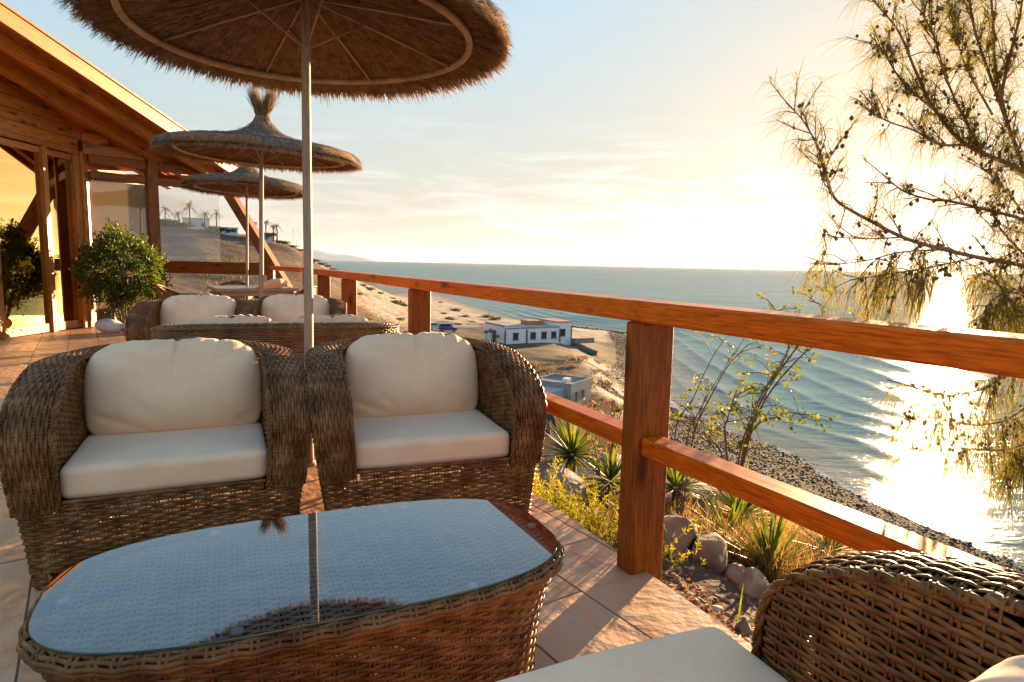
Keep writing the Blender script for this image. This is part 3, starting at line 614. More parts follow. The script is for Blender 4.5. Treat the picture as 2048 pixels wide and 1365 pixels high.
# end wall turning towards the terrace corner
EA = np.array([-7.03, 10.66]); EB = np.array([-5.52, 12.36]); ev = (EB - EA) / np.linalg.norm(EB - EA)
tp = .445; EP = EA + (EB - EA) * tp
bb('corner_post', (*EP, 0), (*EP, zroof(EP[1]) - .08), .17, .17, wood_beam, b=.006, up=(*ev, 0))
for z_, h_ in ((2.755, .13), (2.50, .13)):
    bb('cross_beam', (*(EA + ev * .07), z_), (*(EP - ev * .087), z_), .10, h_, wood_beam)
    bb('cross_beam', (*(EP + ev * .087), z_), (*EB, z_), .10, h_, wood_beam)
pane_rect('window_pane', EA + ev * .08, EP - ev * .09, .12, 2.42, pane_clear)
pane_rect('reflection_panel', EA + ev * .085 + np.array([-.03, .03]), EP - ev * .10 + np.array([-.03, .03]), .30, 2.42, reflection_panel_m)  # added panel standing in for pale sky reflected in the pane
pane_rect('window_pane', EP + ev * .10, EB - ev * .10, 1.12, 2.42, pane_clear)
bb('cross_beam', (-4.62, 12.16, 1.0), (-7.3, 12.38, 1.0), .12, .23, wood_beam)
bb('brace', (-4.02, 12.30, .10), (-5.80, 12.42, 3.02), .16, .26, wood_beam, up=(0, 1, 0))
# siding boards above the windows, each board its own piece, cut to the roof slope
for k in range(9):
    z0 = 2.88 + k * .17; z1 = z0 + .163
    yend = 12.3 - (z0 - 2.86 + .17) / .286
    if yend < 7.8: continue
    yl = min(yend, 10.62); off = random.uniform(0, .004)
    bb('siding_board', (FAC_X + .03 + off, 7.55, (z0 + z1) / 2), (FAC_X + .03 + off, yl, (z0 + z1) / 2), .03, z1 - z0, b=.004)
for k in range(3):
    z0 = 2.83 + k * .17; z1 = z0 + .163
    t_end = min(1.0, (12.3 - (z0 + .08 - 2.86 + .17) / .286 - EA[1]) / (EB[1] - EA[1]))
    if t_end > .05: bb('siding_board', (*EA, (z0 + z1) / 2), (*(EA + (EB - EA) * t_end), (z0 + z1) / 2), .03, z1 - z0, b=.004)
# roof: sheet, barge board and rafters following the raking edge
K0 = np.array([-6.25, 7.5]); K1 = np.array([-5.28, 12.42]); kv = (K1 - K0) / np.linalg.norm(K1 - K0); kn = np.array([-kv[1], kv[0]])
rn = norm(np.array([0, .286, 1.]))
def rk(p, dz): return np.array([p[0], p[1], zroof(p[1]) + dz])
rb = MB(); q = [K0, K1, np.array([-13., 12.42]), np.array([-13., 7.5])]
rb.add([rk(p, .0) for p in q] + [rk(p, .05) for p in q], [[3, 2, 1, 0], [4, 5, 6, 7], [0, 1, 5, 4], [1, 2, 6, 5], [2, 3, 7, 6], [3, 0, 4, 7]])
rb.build('roof', wood_house, bld, smooth=False, loc=-bld.location)
def rafter(name, off, wd, ht, dz, mat=wood_house, t0=0., t1=1.):
    a = K0 + kn * off; b = K1 + kn * off; A_, B_ = a + (b - a) * t0, a + (b - a) * t1
    bb(name, rk(A_, dz), rk(B_, dz), wd, ht, mat, up=tuple(rn), b=.005)
rafter('barge_board', -.03, .05, .20, -.01); rafter('roof_trim', -.02, .09, .035, .115)
rafter('rafter', .30, .10, .20, -.103); rafter('rafter', .80, .12, .22, -.113); rafter('rafter', 1.45, .12, .22, -.113); rafter('rafter', 2.2, .12, .22, -.113)
for k in range(11):   # soffit boards
    a = K0 + kn * (.06 + k * .14); b = K1 + kn * (.06 + k * .14)
    bb('soffit_board', rk(a, -.008), rk(b, -.008), .132, .012, up=tuple(rn), b=.003)
bb('eaves_beam', rk(K1 + [.02, -.05], -.16), rk(np.array([-9., 12.37]), -.16), .10, .16, wood_house)
# flat-roofed continuation of the room behind the camera's side
fr_ = MB(); fr_.box((-9.55, 5.02, 2.985), (5.0, 4.90, .07)); fr_.build('flat_roof', roof_flat, bld, smooth=False, loc=-bld.location)
bb('fascia_board', (FAC_X + .07, 2.58, 2.95), (FAC_X + .07, 7.48, 2.95), .03, .14)
# dark room behind the glass
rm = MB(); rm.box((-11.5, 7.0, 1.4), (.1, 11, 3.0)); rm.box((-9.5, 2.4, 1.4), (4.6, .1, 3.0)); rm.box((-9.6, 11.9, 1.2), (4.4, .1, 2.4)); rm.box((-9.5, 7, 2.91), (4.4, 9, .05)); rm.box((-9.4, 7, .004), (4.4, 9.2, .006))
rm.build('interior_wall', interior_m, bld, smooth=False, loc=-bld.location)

# ------------------------------------------------------------------ woven tub seats (armchair and sofa share the builder)
PY = np.array([-.004, -.006, .0, .03, .10, .20, .32, .42]); PZ = np.array([.285, .40, .515, .585, .645, .692, .722, .742])   # arm profile, front to where the back begins
_ps = spline(np.c_[PY, PZ], 80); _pl = np.r_[0, np.cumsum(np.linalg.norm(np.diff(_ps, axis=0), axis=1))]
def prof(l):  # by arc length
    return np.c_[np.interp(l, _pl, _ps[:, 0]), np.interp(l, _pl, _ps[:, 1])]
LARM = _pl[-1]
def yf_of_z(z): return np.interp(z, _ps[:, 1], _ps[:, 0])
def hx_of_z(z, ex): return np.interp(z, [0, .15, .285, .45, .6, .70, .78], [.445, .462, .482, .503, .515, .515, .512]) + ex
def yb_of_z(z): return np.interp(z, [0, .3, .6, .78], [.79, .825, .86, .868])
SP = .040                                       # stake spacing
def woven_shell(ex):
    """ex widens the seat; returns MB of weave and MB of edge braid"""
    mb = MB(); ed = MB()
    # outer contour, half: u in stake units -> front centre .. back centre
    nF = int(round((.44 + ex) / SP)); nS = 10; nA = int(round((.86 + ex) / SP)); nH = nF + nS + nA
    if nH % 2: nA += 1; nH += 1
    def contour(u, z):
        """closed outline at height z; u 0..2nH, 0 = front centre"""
        u = np.asarray(u, float) % (2 * nH); sgn = np.where(u <= nH, 1., -1.); h = np.where(u <= nH, u, 2 * nH - u)
        hx = hx_of_z(z, ex); yb = yb_of_z(z); yc = .42; y0 = -.004
        x = np.zeros_like(h); y = np.zeros_like(h)
        a = h <= nF; f = h / nF; x = np.where(a, hx * np.minimum(f, 1), hx); y = np.where(a, y0 + .022 * np.clip((f - .9) / .1, 0, 1) ** 2, 0)
        b = (h > nF) & (h <= nF + nS); f = (h - nF) / nS; y = np.where(b, y0 + .022 + (yc - y0 - .022) * f, y)
        c = h > nF + nS; f = np.clip((h - nF - nS) / nA, 0, 1) * PI / 2; p = 2 / (2.35 + ex * 1.5)
        x = np.where(c, hx * np.cos(f) ** p, x); y = np.where(c, yc + (yb - yc) * np.sin(f) ** p, y)
        return np.stack([x * sgn, y, np.full_like(h, z)], -1)
    def row(z, u0, u1, ph, wd=.0122, th=.0046, amp=.0034, fn=contour, flip=1.):
        u = np.arange(math.ceil(u0 * 4), math.floor(u1 * 4) + 1) / 4.0
        if len(u) < 3: return
        P = fn(u, z); T = norm(np.gradient(P, axis=0)); W = np.tile([0, 0, 1.], (len(u), 1)); Nn = norm(np.cross(T, W)) * flip
        P = P + Nn * (amp * np.cos(PI * u + PI * ph))[:, None]; P[:, 2] += RNG.normal(0, .0006, len(u)) + RNG.normal(0, .0006)
        strands(mb, P, Nn, W, wd * RNG.uniform(.88, 1.08), th)
    zs = np.arange(.066, .79, .0122)
    for k, z in enumerate(zs):
        if z < .285: row(z, 0, 2 * nH, k)
        else:
            yf = yf_of_z(min(z, .7419)); 
            if z <= .742: us = nF + nS * (yf + .004 - .022 + .02) / (.42 - .018) + .3; us = max(us, nF + .6)
            else: us = nF + nS + nA * min((z - .742) / .036, .97)
            if us < nH: row(z, us, 2 * nH - us, k)
    for k, z in enumerate((.290, .302, .313)): row(z, -(nF - 3.3), nF - 3.3, k + 1)
    lip = contour(np.linspace(-(nF - 3.3), nF - 3.3, 60), .318); ed.tube(lip, .007, 6)
    # stakes, in pairs
    for u in range(2 * nH):
        for du in (-.14, .14):
            uu = u + du; h = uu if uu <= nH else 2 * nH - uu
            if h < nF - 3.2: zt = .318
            elif h < nF + .4: zt = .29
            elif h < nF + nS: zt = float(np.interp(.018 + (.42 - .018) * (h - nF) / nS, _ps[:, 0], _ps[:, 1]))
            else: zt = .742 + .036 * math.sin(PI / 2 * (h - nF - nS) / nA)
            zz = np.linspace(.06, zt, max(4, int(zt / .05)))
            P = np.array([contour(np.array([uu]), z)[0] for z in zz]); T = norm(np.gradient(P, axis=0))
            t2 = contour(np.array([uu + .05]), .3)[0] - contour(np.array([uu - .05]), .3)[0]; Wd = np.tile(norm(t2), (len(zz), 1)); strands(mb, P, norm(np.cross(T, Wd)), Wd, .0068, .0042, 5)
    # feet: short woven stubs under the corners
    for uc in (nF, 2 * nH - nF, nF + nS + nA * .45, 2 * nH - nF - nS - nA * .45):
        for k, z in enumerate(np.arange(.006, .066, .0118)):
            row(z, uc - 1.4, uc + 1.4, k)
            row(z, uc - 1.4, uc + 1.4, k + 1, fn=lambda u, zz: contour(u, zz) * np.array([.90, 1, 1]) + np.array([0, .045 if uc in (nF, 2 * nH - nF) else -.045, 0]))
        for du in (-1.2, -.4, .4, 1.2):
            P = np.array([contour(np.array([uc + du]), z)[0] for z in np.linspace(.0, .08, 4)]); ed.tube(P, .005, 5)
    # band over arms and back: long strands along the arch, paired cross stakes
    nB = nA; LA = LARM; nArm = int(round(LA / .046))
    def bandcurve(inner):
        l = np.linspace(0, LA, nArm * 4 + 1); yz = prof(l); f = np.linspace(0, 1, nB * 4 + 1)[1:] * PI / 2
        if not inner:
            hx = hx_of_z(yz[:, 1], ex); A = np.c_[hx, yz[:, 0], yz[:, 1]]; p = 2 / (2.35 + ex * 1.5); hx = .512 + ex
            B = np.c_[hx * np.cos(f) ** p, .42 + (.868 - .42) * np.sin(f) ** p, .742 + .036 * np.sin(f)]
        else:
            hx = np.interp(yz[:, 1], [.28, .5, .75], [.352, .362, .366]) + ex; A = np.c_[hx, yz[:, 0] + np.clip(yz[:, 0], 0, .1) * .2, yz[:, 1] + .006]; A[:, 1] = np.minimum(A[:, 1], .40)
            p = 2 / (2.6 + ex * 1.5); hx = .366 + ex
            B = np.c_[hx * np.cos(f) ** p, .40 + (.735 - .40) * np.sin(f) ** p, .748 + .036 * np.sin(f)]
        H = np.vstack([A, B]); Mm = H[:-1][::-1] * np.array([-1, 1, 1]); return np.vstack([H, Mm])
    O, I = bandcurve(False), bandcurve(True); nT = len(O); tt = np.arange(nT) / 4.0
    Wb = norm(I - O); Tb = norm(np.gradient((O + I) / 2, axis=0)); Nb = norm(np.cross(Wb, Tb)); 
    ctr = np.array([0, .45, .3]); mid = (O + I) / 2; sg = np.sign(np.sum(Nb * (mid - ctr), axis=1)); Nb = Nb * np.where(sg == 0, 1, sg)[:, None]
    nst = 13
    for k in range(nst):
        v = (k + .5) / nst; P = O + (I - O) * v + Nb * (.016 * (1 - (2 * v - 1) ** 2) + .0036 * np.cos(PI * tt + PI * k))[:, None]
        P = P + RNG.normal(0, .0004, P.shape); strands(mb, P, Nb, Wb, .0124, .0048)
    for q in range(0, nT, 4):
        for dq in (-.55, .55):
            i0 = int(np.clip(q + np.sign(dq), 0, nT - 1)); f = abs(dq); o = O[q] * (1 - f) + O[i0] * f; ii = I[q] * (1 - f) + I[i0] * f; nb = Nb[q]
            v = np.linspace(0, 1, 9); P = o + (ii - o) * v[:, None] + nb * (.016 * (1 - (2 * v - 1) ** 2))[:, None]
            strands(mb, P, np.tile(nb, (9, 1)), np.tile(Tb[q], (9, 1)), .0068, .0042, 5)
    # edge braid: two wobbling cords plus wrapped loops along both rims
    for Cv, s_ in ((O, -1), (I, 1)):
        for ph in (0, PI):
            a = tt * PI * 1.0 + ph; P = Cv + Nb * (.0045 * np.sin(a))[:, None] + Wb * (s_ * .002 + .0045 * np.cos(a))[:, None]; ed.tube(P, .0058, 6)
        for q in range(2, nT - 1, 4):
            for dq in (0, 1):
                c = Cv[min(q + dq, nT - 1)]; a = np.linspace(-.5, PI + .5, 7); P = c + np.outer(np.cos(a) * .0095, Wb[q]) + np.outer(np.sin(a) * .0095 - .001, Nb[q]); ed.tube(P, .0034, 5, caps=False)
    # inner wall
    nI = nA; nSi = 9
    def inner(u, z):
        u = np.asarray(u, float); h = np.where(u <= nSi + nI, u, 2 * (nSi + nI) - u); sgn = np.where(u <= nSi + nI, 1., -1.)
        hx = .358 + ex + .008 * (z - .3) / .45; b = h <= nSi; x = np.full_like(h, hx); y = .40 * h / nSi
        f = np.clip((h - nSi) / nI, 0, 1) * PI / 2; p = 2 / (2.6 + ex * 1.5)
        x = np.where(b, x, hx * np.cos(f) ** p); y = np.where(b, y, .40 + (.70 + .035 * (z - .3) / .45 - .40) * np.sin(f) ** p)
        return np.stack([x * sgn, y, np.full_like(h, z)], -1)
    tot = 2 * (nSi + nI)
    for k, z in enumerate(np.arange(.30, .775, .0118)):
        if z < .735: us = nSi * np.clip(yf_of_z(z), 0, .4) / .40 + .15
        else: us = nSi + nI * min((z - .735) / .042, .95)
        row(z, us, tot - us, k, fn=inner, flip=-1.)
    for u in range(1, tot):
        h = u if u <= nSi + nI else tot - u
        zt = float(np.interp(.4 * h / nSi, _ps[:, 0], _ps[:, 1])) if h < nSi else .745
        for du in (-.13, .13):
            zz = np.linspace(.29, zt, 7); P = np.array([inner(np.array([u + du]), z)[0] for z in zz]); T = norm(np.gradient(P, axis=0))
            Wd = np.tile(norm(inner(np.array([u + .05]), .3)[0] - inner(np.array([u - .05]), .3)[0]), (7, 1)); strands(mb, P, norm(np.cross(T, Wd)), Wd, .0062, .004, 5)
    # added dark sheets between the woven skins, stopping light through the gaps
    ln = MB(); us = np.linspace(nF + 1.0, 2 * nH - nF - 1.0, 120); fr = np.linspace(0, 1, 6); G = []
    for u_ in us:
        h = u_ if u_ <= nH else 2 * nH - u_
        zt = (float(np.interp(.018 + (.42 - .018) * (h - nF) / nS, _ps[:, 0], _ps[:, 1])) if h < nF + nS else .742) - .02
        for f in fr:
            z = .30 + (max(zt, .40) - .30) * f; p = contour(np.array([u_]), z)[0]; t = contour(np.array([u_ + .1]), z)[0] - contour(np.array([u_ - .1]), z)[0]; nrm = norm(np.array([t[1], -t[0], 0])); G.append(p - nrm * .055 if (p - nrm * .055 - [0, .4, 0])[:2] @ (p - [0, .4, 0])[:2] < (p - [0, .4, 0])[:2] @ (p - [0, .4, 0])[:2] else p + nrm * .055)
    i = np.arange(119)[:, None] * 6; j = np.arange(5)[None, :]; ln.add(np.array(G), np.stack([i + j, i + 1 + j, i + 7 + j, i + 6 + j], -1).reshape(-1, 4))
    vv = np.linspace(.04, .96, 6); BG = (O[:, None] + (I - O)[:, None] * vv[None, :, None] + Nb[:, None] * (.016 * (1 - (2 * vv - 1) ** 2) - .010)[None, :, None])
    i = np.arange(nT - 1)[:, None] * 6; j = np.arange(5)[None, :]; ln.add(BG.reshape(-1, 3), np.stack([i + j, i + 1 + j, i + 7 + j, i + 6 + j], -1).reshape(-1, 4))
    return mb, ed, ln

def cube_grid(n):
    """unit cube surface grid (welded enough for smooth shading by shared maths)"""
    V = []; Q = []; g = np.linspace(-1, 1, n + 1); A, B = np.meshgrid(g, g, indexing='ij'); k = 0
    for ax in range(3):
        for s in (-1, 1):
            P = np.zeros((n + 1, n + 1, 3)); P[..., ax] = s; P[..., (ax + 1) % 3] = A; P[..., (ax + 2) % 3] = B
            i = np.arange(n)[:, None] * (n + 1); j = np.arange(n)[None, :]; q = np.stack([i + j, i + n + 1 + j, i + n + 2 + j, i + j + 1], -1).reshape(-1, 4) + k
            V.append(P.reshape(-1, 3)); Q.append(q if s > 0 else q[:, ::-1]); k += (n + 1) ** 2
    V = np.concatenate(V); Q = np.concatenate(Q); key = np.round(V, 5); uq, inv = np.unique(key, axis=0, return_inverse=True)
    return uq, inv.ravel()[Q]
def seat_cushion(wd, dp, ht, seed):
    V, Q = cube_grid(36); rr = .028; h = np.array([wd / 2, dp / 2, ht / 2]); t = np.sign(V) * np.abs(V) ** .9
    core = np.clip(t * h, -(h - rr), h - rr); dlt = t * h - core; P = core + norm(dlt) * rr * (np.linalg.norm(dlt, axis=1) > 1e-6)[:, None]
    ux, uy = P[:, 0] / h[0], P[:, 1] / h[1]; crown = (1 - ux ** 4) * (1 - uy ** 4); P[:, 2] += np.sign(P[:, 2]) * crown * .010
    P[:, 1] -= .008 * (1 - ux ** 4) * (P[:, 1] < -h[1] + .04)
    P += fnoise(P, seed, 9, 3)[:, None] * .0028 * np.sign(P) * np.array([1, 1, 1]) + 0
    P[:, 2] += fnoise(P, seed + 1, 26, 2) * .0009
    return meshdata('seat_cushion', P, Q)
def cushion_seam(wd, dp, z):
    a = np.linspace(0, 2 * PI, 121)[:-1]; n = 9; x = np.sign(np.cos(a)) * np.abs(np.cos(a)) ** (2 / n) * (wd / 2 - .006); y = np.sign(np.sin(a)) * np.abs(np.sin(a)) ** (2 / n) * (dp / 2 - .006)
    P = np.c_[x, y - .007 * (1 - (x / (wd / 2)) ** 4) * (y < 0), np.full_like(x, z)]; b = MB(); b.tube(np.vstack([P, P[:1]]), .0026, 5, caps=False); return b.mesh('piping')
def back_cushion(wd, ht, th, seed, pleats=True):
    n = 90; g = np.linspace(-1, 1, n + 1); U, Vv = np.meshgrid(g, g, indexing='ij'); ga = np.random.default_rng(seed)
    # rounded outline: round at the top corners, tighter at the bottom
    def edge(u, v):
        pw = np.where(v > 0, 3.6, 7.0); k = (np.abs(u) ** pw + np.abs(v) ** pw) ** (1 / pw); mx = np.maximum(np.abs(u), np.abs(v)); s = np.where(k > 0, mx / np.maximum(k, 1e-9), 1); return u * s, v * s
    X, Z = edge(U, Vv); rad = np.maximum(np.abs(U), np.abs(Vv))
    t = (1 - np.abs(U) ** 3.2) ** .55 * (1 - np.abs(Vv) ** 3.0) ** .55
    parts = []
    for side in (-1, 1):
        x = X * wd / 2 * (1 - .02 * np.abs(Z)); z = Z * ht / 2; y = side * th / 2 * t
        # gathers along the top, sagging belly low down
        topw = np.clip((Z - .45) / .55, 0, 1)
        gath = sum(ga.uniform(.4, 1) * np.exp(-((X - c) / ga.uniform(.025, .06)) ** 2) * (1 if ga.random() > .4 else -1) for c in ga.uniform(-.9, .9, 15))
        z = z + .006 * gath * topw * np.where(rad > .8, 1, .6); y = y + side * .006 * gath * topw * (t > .02)
        y = y + side * .018 * np.exp(-((Z + .45) / .5) ** 2) * (1 - X ** 2) * t
        if pleats:
            cx = ga.uniform(-.06, .06); d_ = np.abs(X - cx - .05 * (Z - 1)); y = y - side * .015 * np.exp(-(d_ / .022) ** 2) * np.clip((Z + .1) / .9, 0, 1) * (t > .05); z = z - .012 * np.exp(-((X - cx) / .05) ** 2) * np.clip((Z - .6) / .4, 0, 1)
            for (ax, az_, bx, bz, dep, wdt) in [(-.95, -.45, -.30, -.98, .010, .07), (-.60, -.2, -.15, -.9, .004, .06), (cx - .1, .3, cx - .25, -.35, .004, .05), (.95, -.6, .55, -.98, .005, .07), (.45, .75, .6, .35, .003, .05)]:
                ax += ga.uniform(-.1, .1); bz += ga.uniform(-.1, .1); ab = np.array([bx - ax, bz - az_]); L2 = ab @ ab; tq = np.clip(((X - ax) * ab[0] + (Z - az_) * ab[1]) / L2, 0, 1)
                dd = np.hypot(X - ax - tq * ab[0], Z - az_ - tq * ab[1]); y = y - side * dep * np.exp(-(dd / wdt) ** 2) * np.sin(PI * np.clip(tq, .02, .98)) * (t > .05)
        P = np.stack([x, y, z], -1).reshape(-1, 3); P[:, 1] += side * (fnoise(P, seed + 7, 11, 3) * .003 + fnoise(P * [1, 1, .5], seed + 8, 38, 3) * .0011) * t.ravel()
        parts.append(P)
    i = np.arange(n)[:, None] * (n + 1); j = np.arange(n)[None, :]; q = np.stack([i + j, i + n + 1 + j, i + n + 2 + j, i + j + 1], -1).reshape(-1, 4); m0 = (n + 1) ** 2
    V = np.vstack(parts); Q = np.vstack([q, q[:, ::-1] + m0]); key = np.round(V, 5); uq, inv = np.unique(key, axis=0, return_inverse=True)
    return meshdata('back_cushion', uq, inv.ravel()[Q])

def weave_obj(name, mb, mat, parent):
    return tag(mb.build(name, mat, parent), kind='stuff')
def make_seat(ex, ncush, mat, name, label, cat, group=None, seed=1):
    root = empty(name, (0, 0, 0), 0, label, cat, group)
    mb, ed, ln = woven_shell(ex); ln.build('gap_blocker', blocker_m, root); weave_obj('wicker_weave', mb, mat, root); weave_obj('wicker_braid', ed, mat, root)
    base = MB(); base.box((0, .375, .300), (.70 + 2 * ex, .62, .018)); base.build('seat_board', dark_metal, root, smooth=False)
    tw = .712 + 2 * ex; cwid = tw / ncush
    for k in range(ncush):
        x0 = -tw / 2 + cwid * (k + .5)
        s = obj('seat_cushion', seat_cushion(cwid - .004, .54, .118, seed + k), cloth, root, loc=(x0, .292, .375))
        obj('piping', cushion_seam(cwid - .004, .54, .044), seam_m, s)
        bm_ = Matrix.Translation((x0 + random.uniform(-.01, .01), .535, .624)) @ Matrix.Rotation(R(-14), 4, 'X') @ Matrix.Rotation(R(random.uniform(-1.5, 1.5)), 4, 'Y')
        obj('back_cushion', back_cushion(cwid + .004, .425, .20, seed * 10 + k), cloth, root, M4=bm_)
    return root
def place(o, x, y, deg): o.location = (x, y, 0); o.rotation_euler = (0, 0, R(deg)); return o

ch1 = make_seat(0, 1, wicker, 'wicker_armchair', 'brown wicker tub armchair with cream cushions, farther from the railing, behind the coffee table', 'armchair', 'wicker armchairs', seed=3)
place(ch1, -1.286, 2.340, 24)
ch2 = copy_tree(ch1); place(ch2, -.318, 2.715, 20.5); ch2['label'] = 'brown wicker tub armchair with creased cushions, nearer the railing, behind the coffee table'
for c in list(ch2.children):
    if c.name.startswith('back_cushion'):
        c.data = back_cushion(.692, .44, .20, 77); c.data.materials.append(cloth)
ch3 = copy_tree(ch1); place(ch3, -2.93, 5.78, 17); ch3['label'] = 'brown wicker armchair in the second seating group beside the green bush'
ch4 = copy_tree(ch1); place(ch4, -2.16, 6.22, 14); ch4['label'] = 'brown wicker armchair in the second seating group below the second straw parasol pole'
sofa = make_seat(.26, 2, wicker_far, 'wicker_sofa', 'tan wicker two-seat sofa seen from behind with its cushions just showing over the back', 'sofa', 'wicker sofas', seed=5)
place(sofa, -1.70, 4.73, 199)
sofa2 = copy_tree(sofa); sofa2['label'] = 'brown wicker two-seat sofa close in front with pale flat seat cushions beside the coffee table'
for c in sofa2.children:
    if 'wicker' in c.name: c.data = c.data.copy(); c.data.materials.clear(); c.data.materials.append(wicker)
place(sofa2, -.053, .960, 204)
for c in sofa2.children:
    if c.name.startswith('back_cushion'): c.location.y += .022 if c.location.x < 0 else .08; c.location.x -= .03 if c.location.x < 0 else 0; c.scale = (.92 if c.location.x < 0 else 1, .8, .95)
    if c.name.startswith('seat_cushion'): c.location.y -= .11; c.scale = (1, 1.12, 1)

# ------------------------------------------------------------------ coffee table
def make_table():
    root = empty('coffee_table', (0, 0, 0), 0, 'low oval wicker coffee table with a glass top reflecting the sky', 'table')
    A0, B0, n_ = .620, .320, 3.1
    _a = np.linspace(0, 2 * PI, 2001); _x = np.sign(np.cos(_a)) * np.abs(np.cos(_a)) ** (2 / n_) * A0; _y = np.sign(np.sin(_a)) * np.abs(np.sin(_a)) ** (2 / n_) * B0
    _s = np.r_[0, np.cumsum(np.hypot(np.diff(_x), np.diff(_y)))]; NS = 2 * int(round(_s[-1] / .0415 / 2))
    def con(u, inset=0.):
        s = (np.asarray(u, float) % NS) / NS * _s[-1]; return np.stack([np.interp(s, _s, _x) * (1 - inset / A0), np.interp(s, _s, _y) * (1 - inset / B0)], -1)
    def ins(z): return np.interp(z, [0, .12, .25, .34, .40], [.058, .062, .052, .03, .010])
    mb = MB(); ed = MB()
    u = np.arange(NS * 4 + 1) / 4.0
    for k, z in enumerate(np.arange(.012, .402, .0128)):
        P2 = con(u, ins(z)); P = np.c_[P2, np.full(len(u), z)]; T = norm(np.gradient(P, axis=0)); T[0] = T[-1] = norm(P[1] - P[-2]); W = np.tile([0, 0, 1.], (len(u), 1)); Nn = norm(np.cross(T, W))
        P = P + Nn * (.0038 * np.cos(PI * u + PI * k))[:, None]; P[:, 2] += RNG.normal(0, .0006, len(u)) * (u > 0) * (u < NS)
        strands(mb, P, Nn, W, .0116 * RNG.uniform(.9, 1.06), .0048)
    for q in range(NS):
        for du in (-.13, .13):
            zz = np.linspace(.004, .405, 10); P = np.array([[*con(q + du, ins(z)), z] for z in zz]); T = norm(np.gradient(P, axis=0)); t2 = con(q + .1) - con(q - .1); Wd = np.tile([*norm(t2), 0], (10, 1)); strands(mb, P, norm(np.cross(T, Wd)), Wd, .007, .0044, 5)
    # rolled rim: cords round the edge bound by paired wraps
    for (dr, dz) in ((.006, .400), (-.004, .409), (-.0055, .419), (.002, .428), (.014, .431), (.026, .431)):
        P2 = con(u, dr); P = np.c_[P2, np.full(len(u), dz)]; T = norm(np.gradient(P, axis=0)); T[0] = T[-1] = norm(P[1] - P[-2]); Nn = norm(np.cross(T, np.tile([0, 0, 1.], (len(u), 1))))
        ph = RNG.uniform(0, 6.28); P = P + Nn * (.0022 * np.cos(PI * u / 2 * 2 + ph))[:, None]; P[:, 2] += .0022 * np.sin(PI * u + ph); ed.tube(P, .0058, 6, caps=False)
    for q in range(NS):
        for du in (-.16, .16):
            c = con(q + du, .012); t2 = norm(con(q + du + .1) - con(q + du - .1)); nr = np.array([t2[1], -t2[0], 0]); a = np.linspace(-.9, PI + .3, 9)
            P = np.array([*c, .414]) + np.outer(np.cos(a) * .0195, nr) + np.outer(np.sin(a) * .0205, [0, 0, 1.]); ed.tube(P, .0042, 5, caps=False)
    # woven top below the glass: strands along the length, paired cross stakes
    side_mb, mb = mb, MB()
    for k, y in enumerate(np.arange(-B0 + .03, B0 - .03 + .001, .0122)):
        xm = A0 * max(0, 1 - (abs(y) / B0) ** n_) ** (1 / n_) - .028
        if xm < .05: continue
        xs = np.arange(math.ceil(-xm / .0105), math.floor(xm / .0105) + 1) * .0105; P = np.c_[xs, np.full(len(xs), y), .4235 + .0034 * np.cos(PI * xs / .042 + PI * k)]
        Nn = np.tile([0, 0, 1.], (len(xs), 1)); strands(mb, P, Nn, np.tile([0, 1., 0], (len(xs), 1)), .0108, .005)
    for q in range(-15, 16):
        for dx in (-.0055, .0055):
            x = q * .042 + dx
            if abs(x) > A0 - .04: continue
            ym = B0 * (1 - (abs(x) / A0) ** n_) ** (1 / n_) - .03; ysn = np.linspace(-ym, ym, 14); P = np.c_[np.full(14, x), ysn, np.full(14, .4235)]; strands(mb, P, np.tile([0, 0, 1.], (14, 1)), np.tile([1., 0, 0], (14, 1)), .007, .0044, 5)
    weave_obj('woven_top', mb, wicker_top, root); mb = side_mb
    weave_obj('wicker_weave', mb, wicker_table, root); weave_obj('wicker_braid', ed, wicker_table, root)
    bx = MB(); bx.box((0, 0, .405), (1.12, .44, .012)); bx.build('frame_board', dark_metal, root, smooth=False)
    # glass: single mirror sheet with a green rim
    a = np.linspace(0, 2 * PI, 161)[:-1]; gx = np.sign(np.cos(a)) * np.abs(np.cos(a)) ** (2 / n_) * .611; gy = np.sign(np.sin(a)) * np.abs(np.sin(a)) ** (2 / n_) * .306
    me = bpy.data.meshes.new('glass_top'); me.from_pydata([(x, y, .4435) for x, y in zip(gx, gy)], [], [list(range(160))]); me.update(); g = obj('glass_top', me, table_glass, root)
    P = np.c_[gx, gy, np.full(160, .4408)]; e_ = MB(); V = np.vstack([np.c_[gx, gy, np.full(160, .4376)], np.c_[gx * 1.003, gy * 1.004, np.full(160, .4405)], np.c_[gx, gy, np.full(160, .4432)]]); i = np.arange(160); j = (i + 1) % 160
    e_.add(V, np.vstack([np.c_[i, j, j + 160, i + 160], np.c_[i + 160, j + 160, j + 320, i + 320]])); e_.build('glass_rim', glass_edge, g)
    aa = np.linspace(0, 2 * PI, 25)[:-1]; pv = np.vstack([np.c_[np.cos(aa) * .0135, np.sin(aa) * .0135, np.full(24, 0)], np.c_[np.cos(aa) * .0135, np.sin(aa) * .0135, np.full(24, .006)], np.c_[np.cos(aa) * .009, np.sin(aa) * .009, np.full(24, .0068)], np.c_[np.cos(aa) * .008, np.sin(aa) * .008, np.full(24, .0050)], [[0, 0, .005]]])
    i = np.arange(24); j = (i + 1) % 24
    pm = meshdata('glass_pad', pv, [np.vstack([np.c_[i, j, j + 24, i + 24], np.c_[i + 24, j + 24, j + 48, i + 48], np.c_[i + 48, j + 48, j + 72, i + 72]]), np.c_[i + 72, j + 72, np.full(24, 96)]]); pm.materials.append(pad_m)
    for x, y in ((-.565, 0), (.585, 0), (-.265, .268), (.272, .268), (-.215, -.268), (.30, -.268)): obj('glass_pad', pm, None, root, loc=(x, y, .4335))
    return root
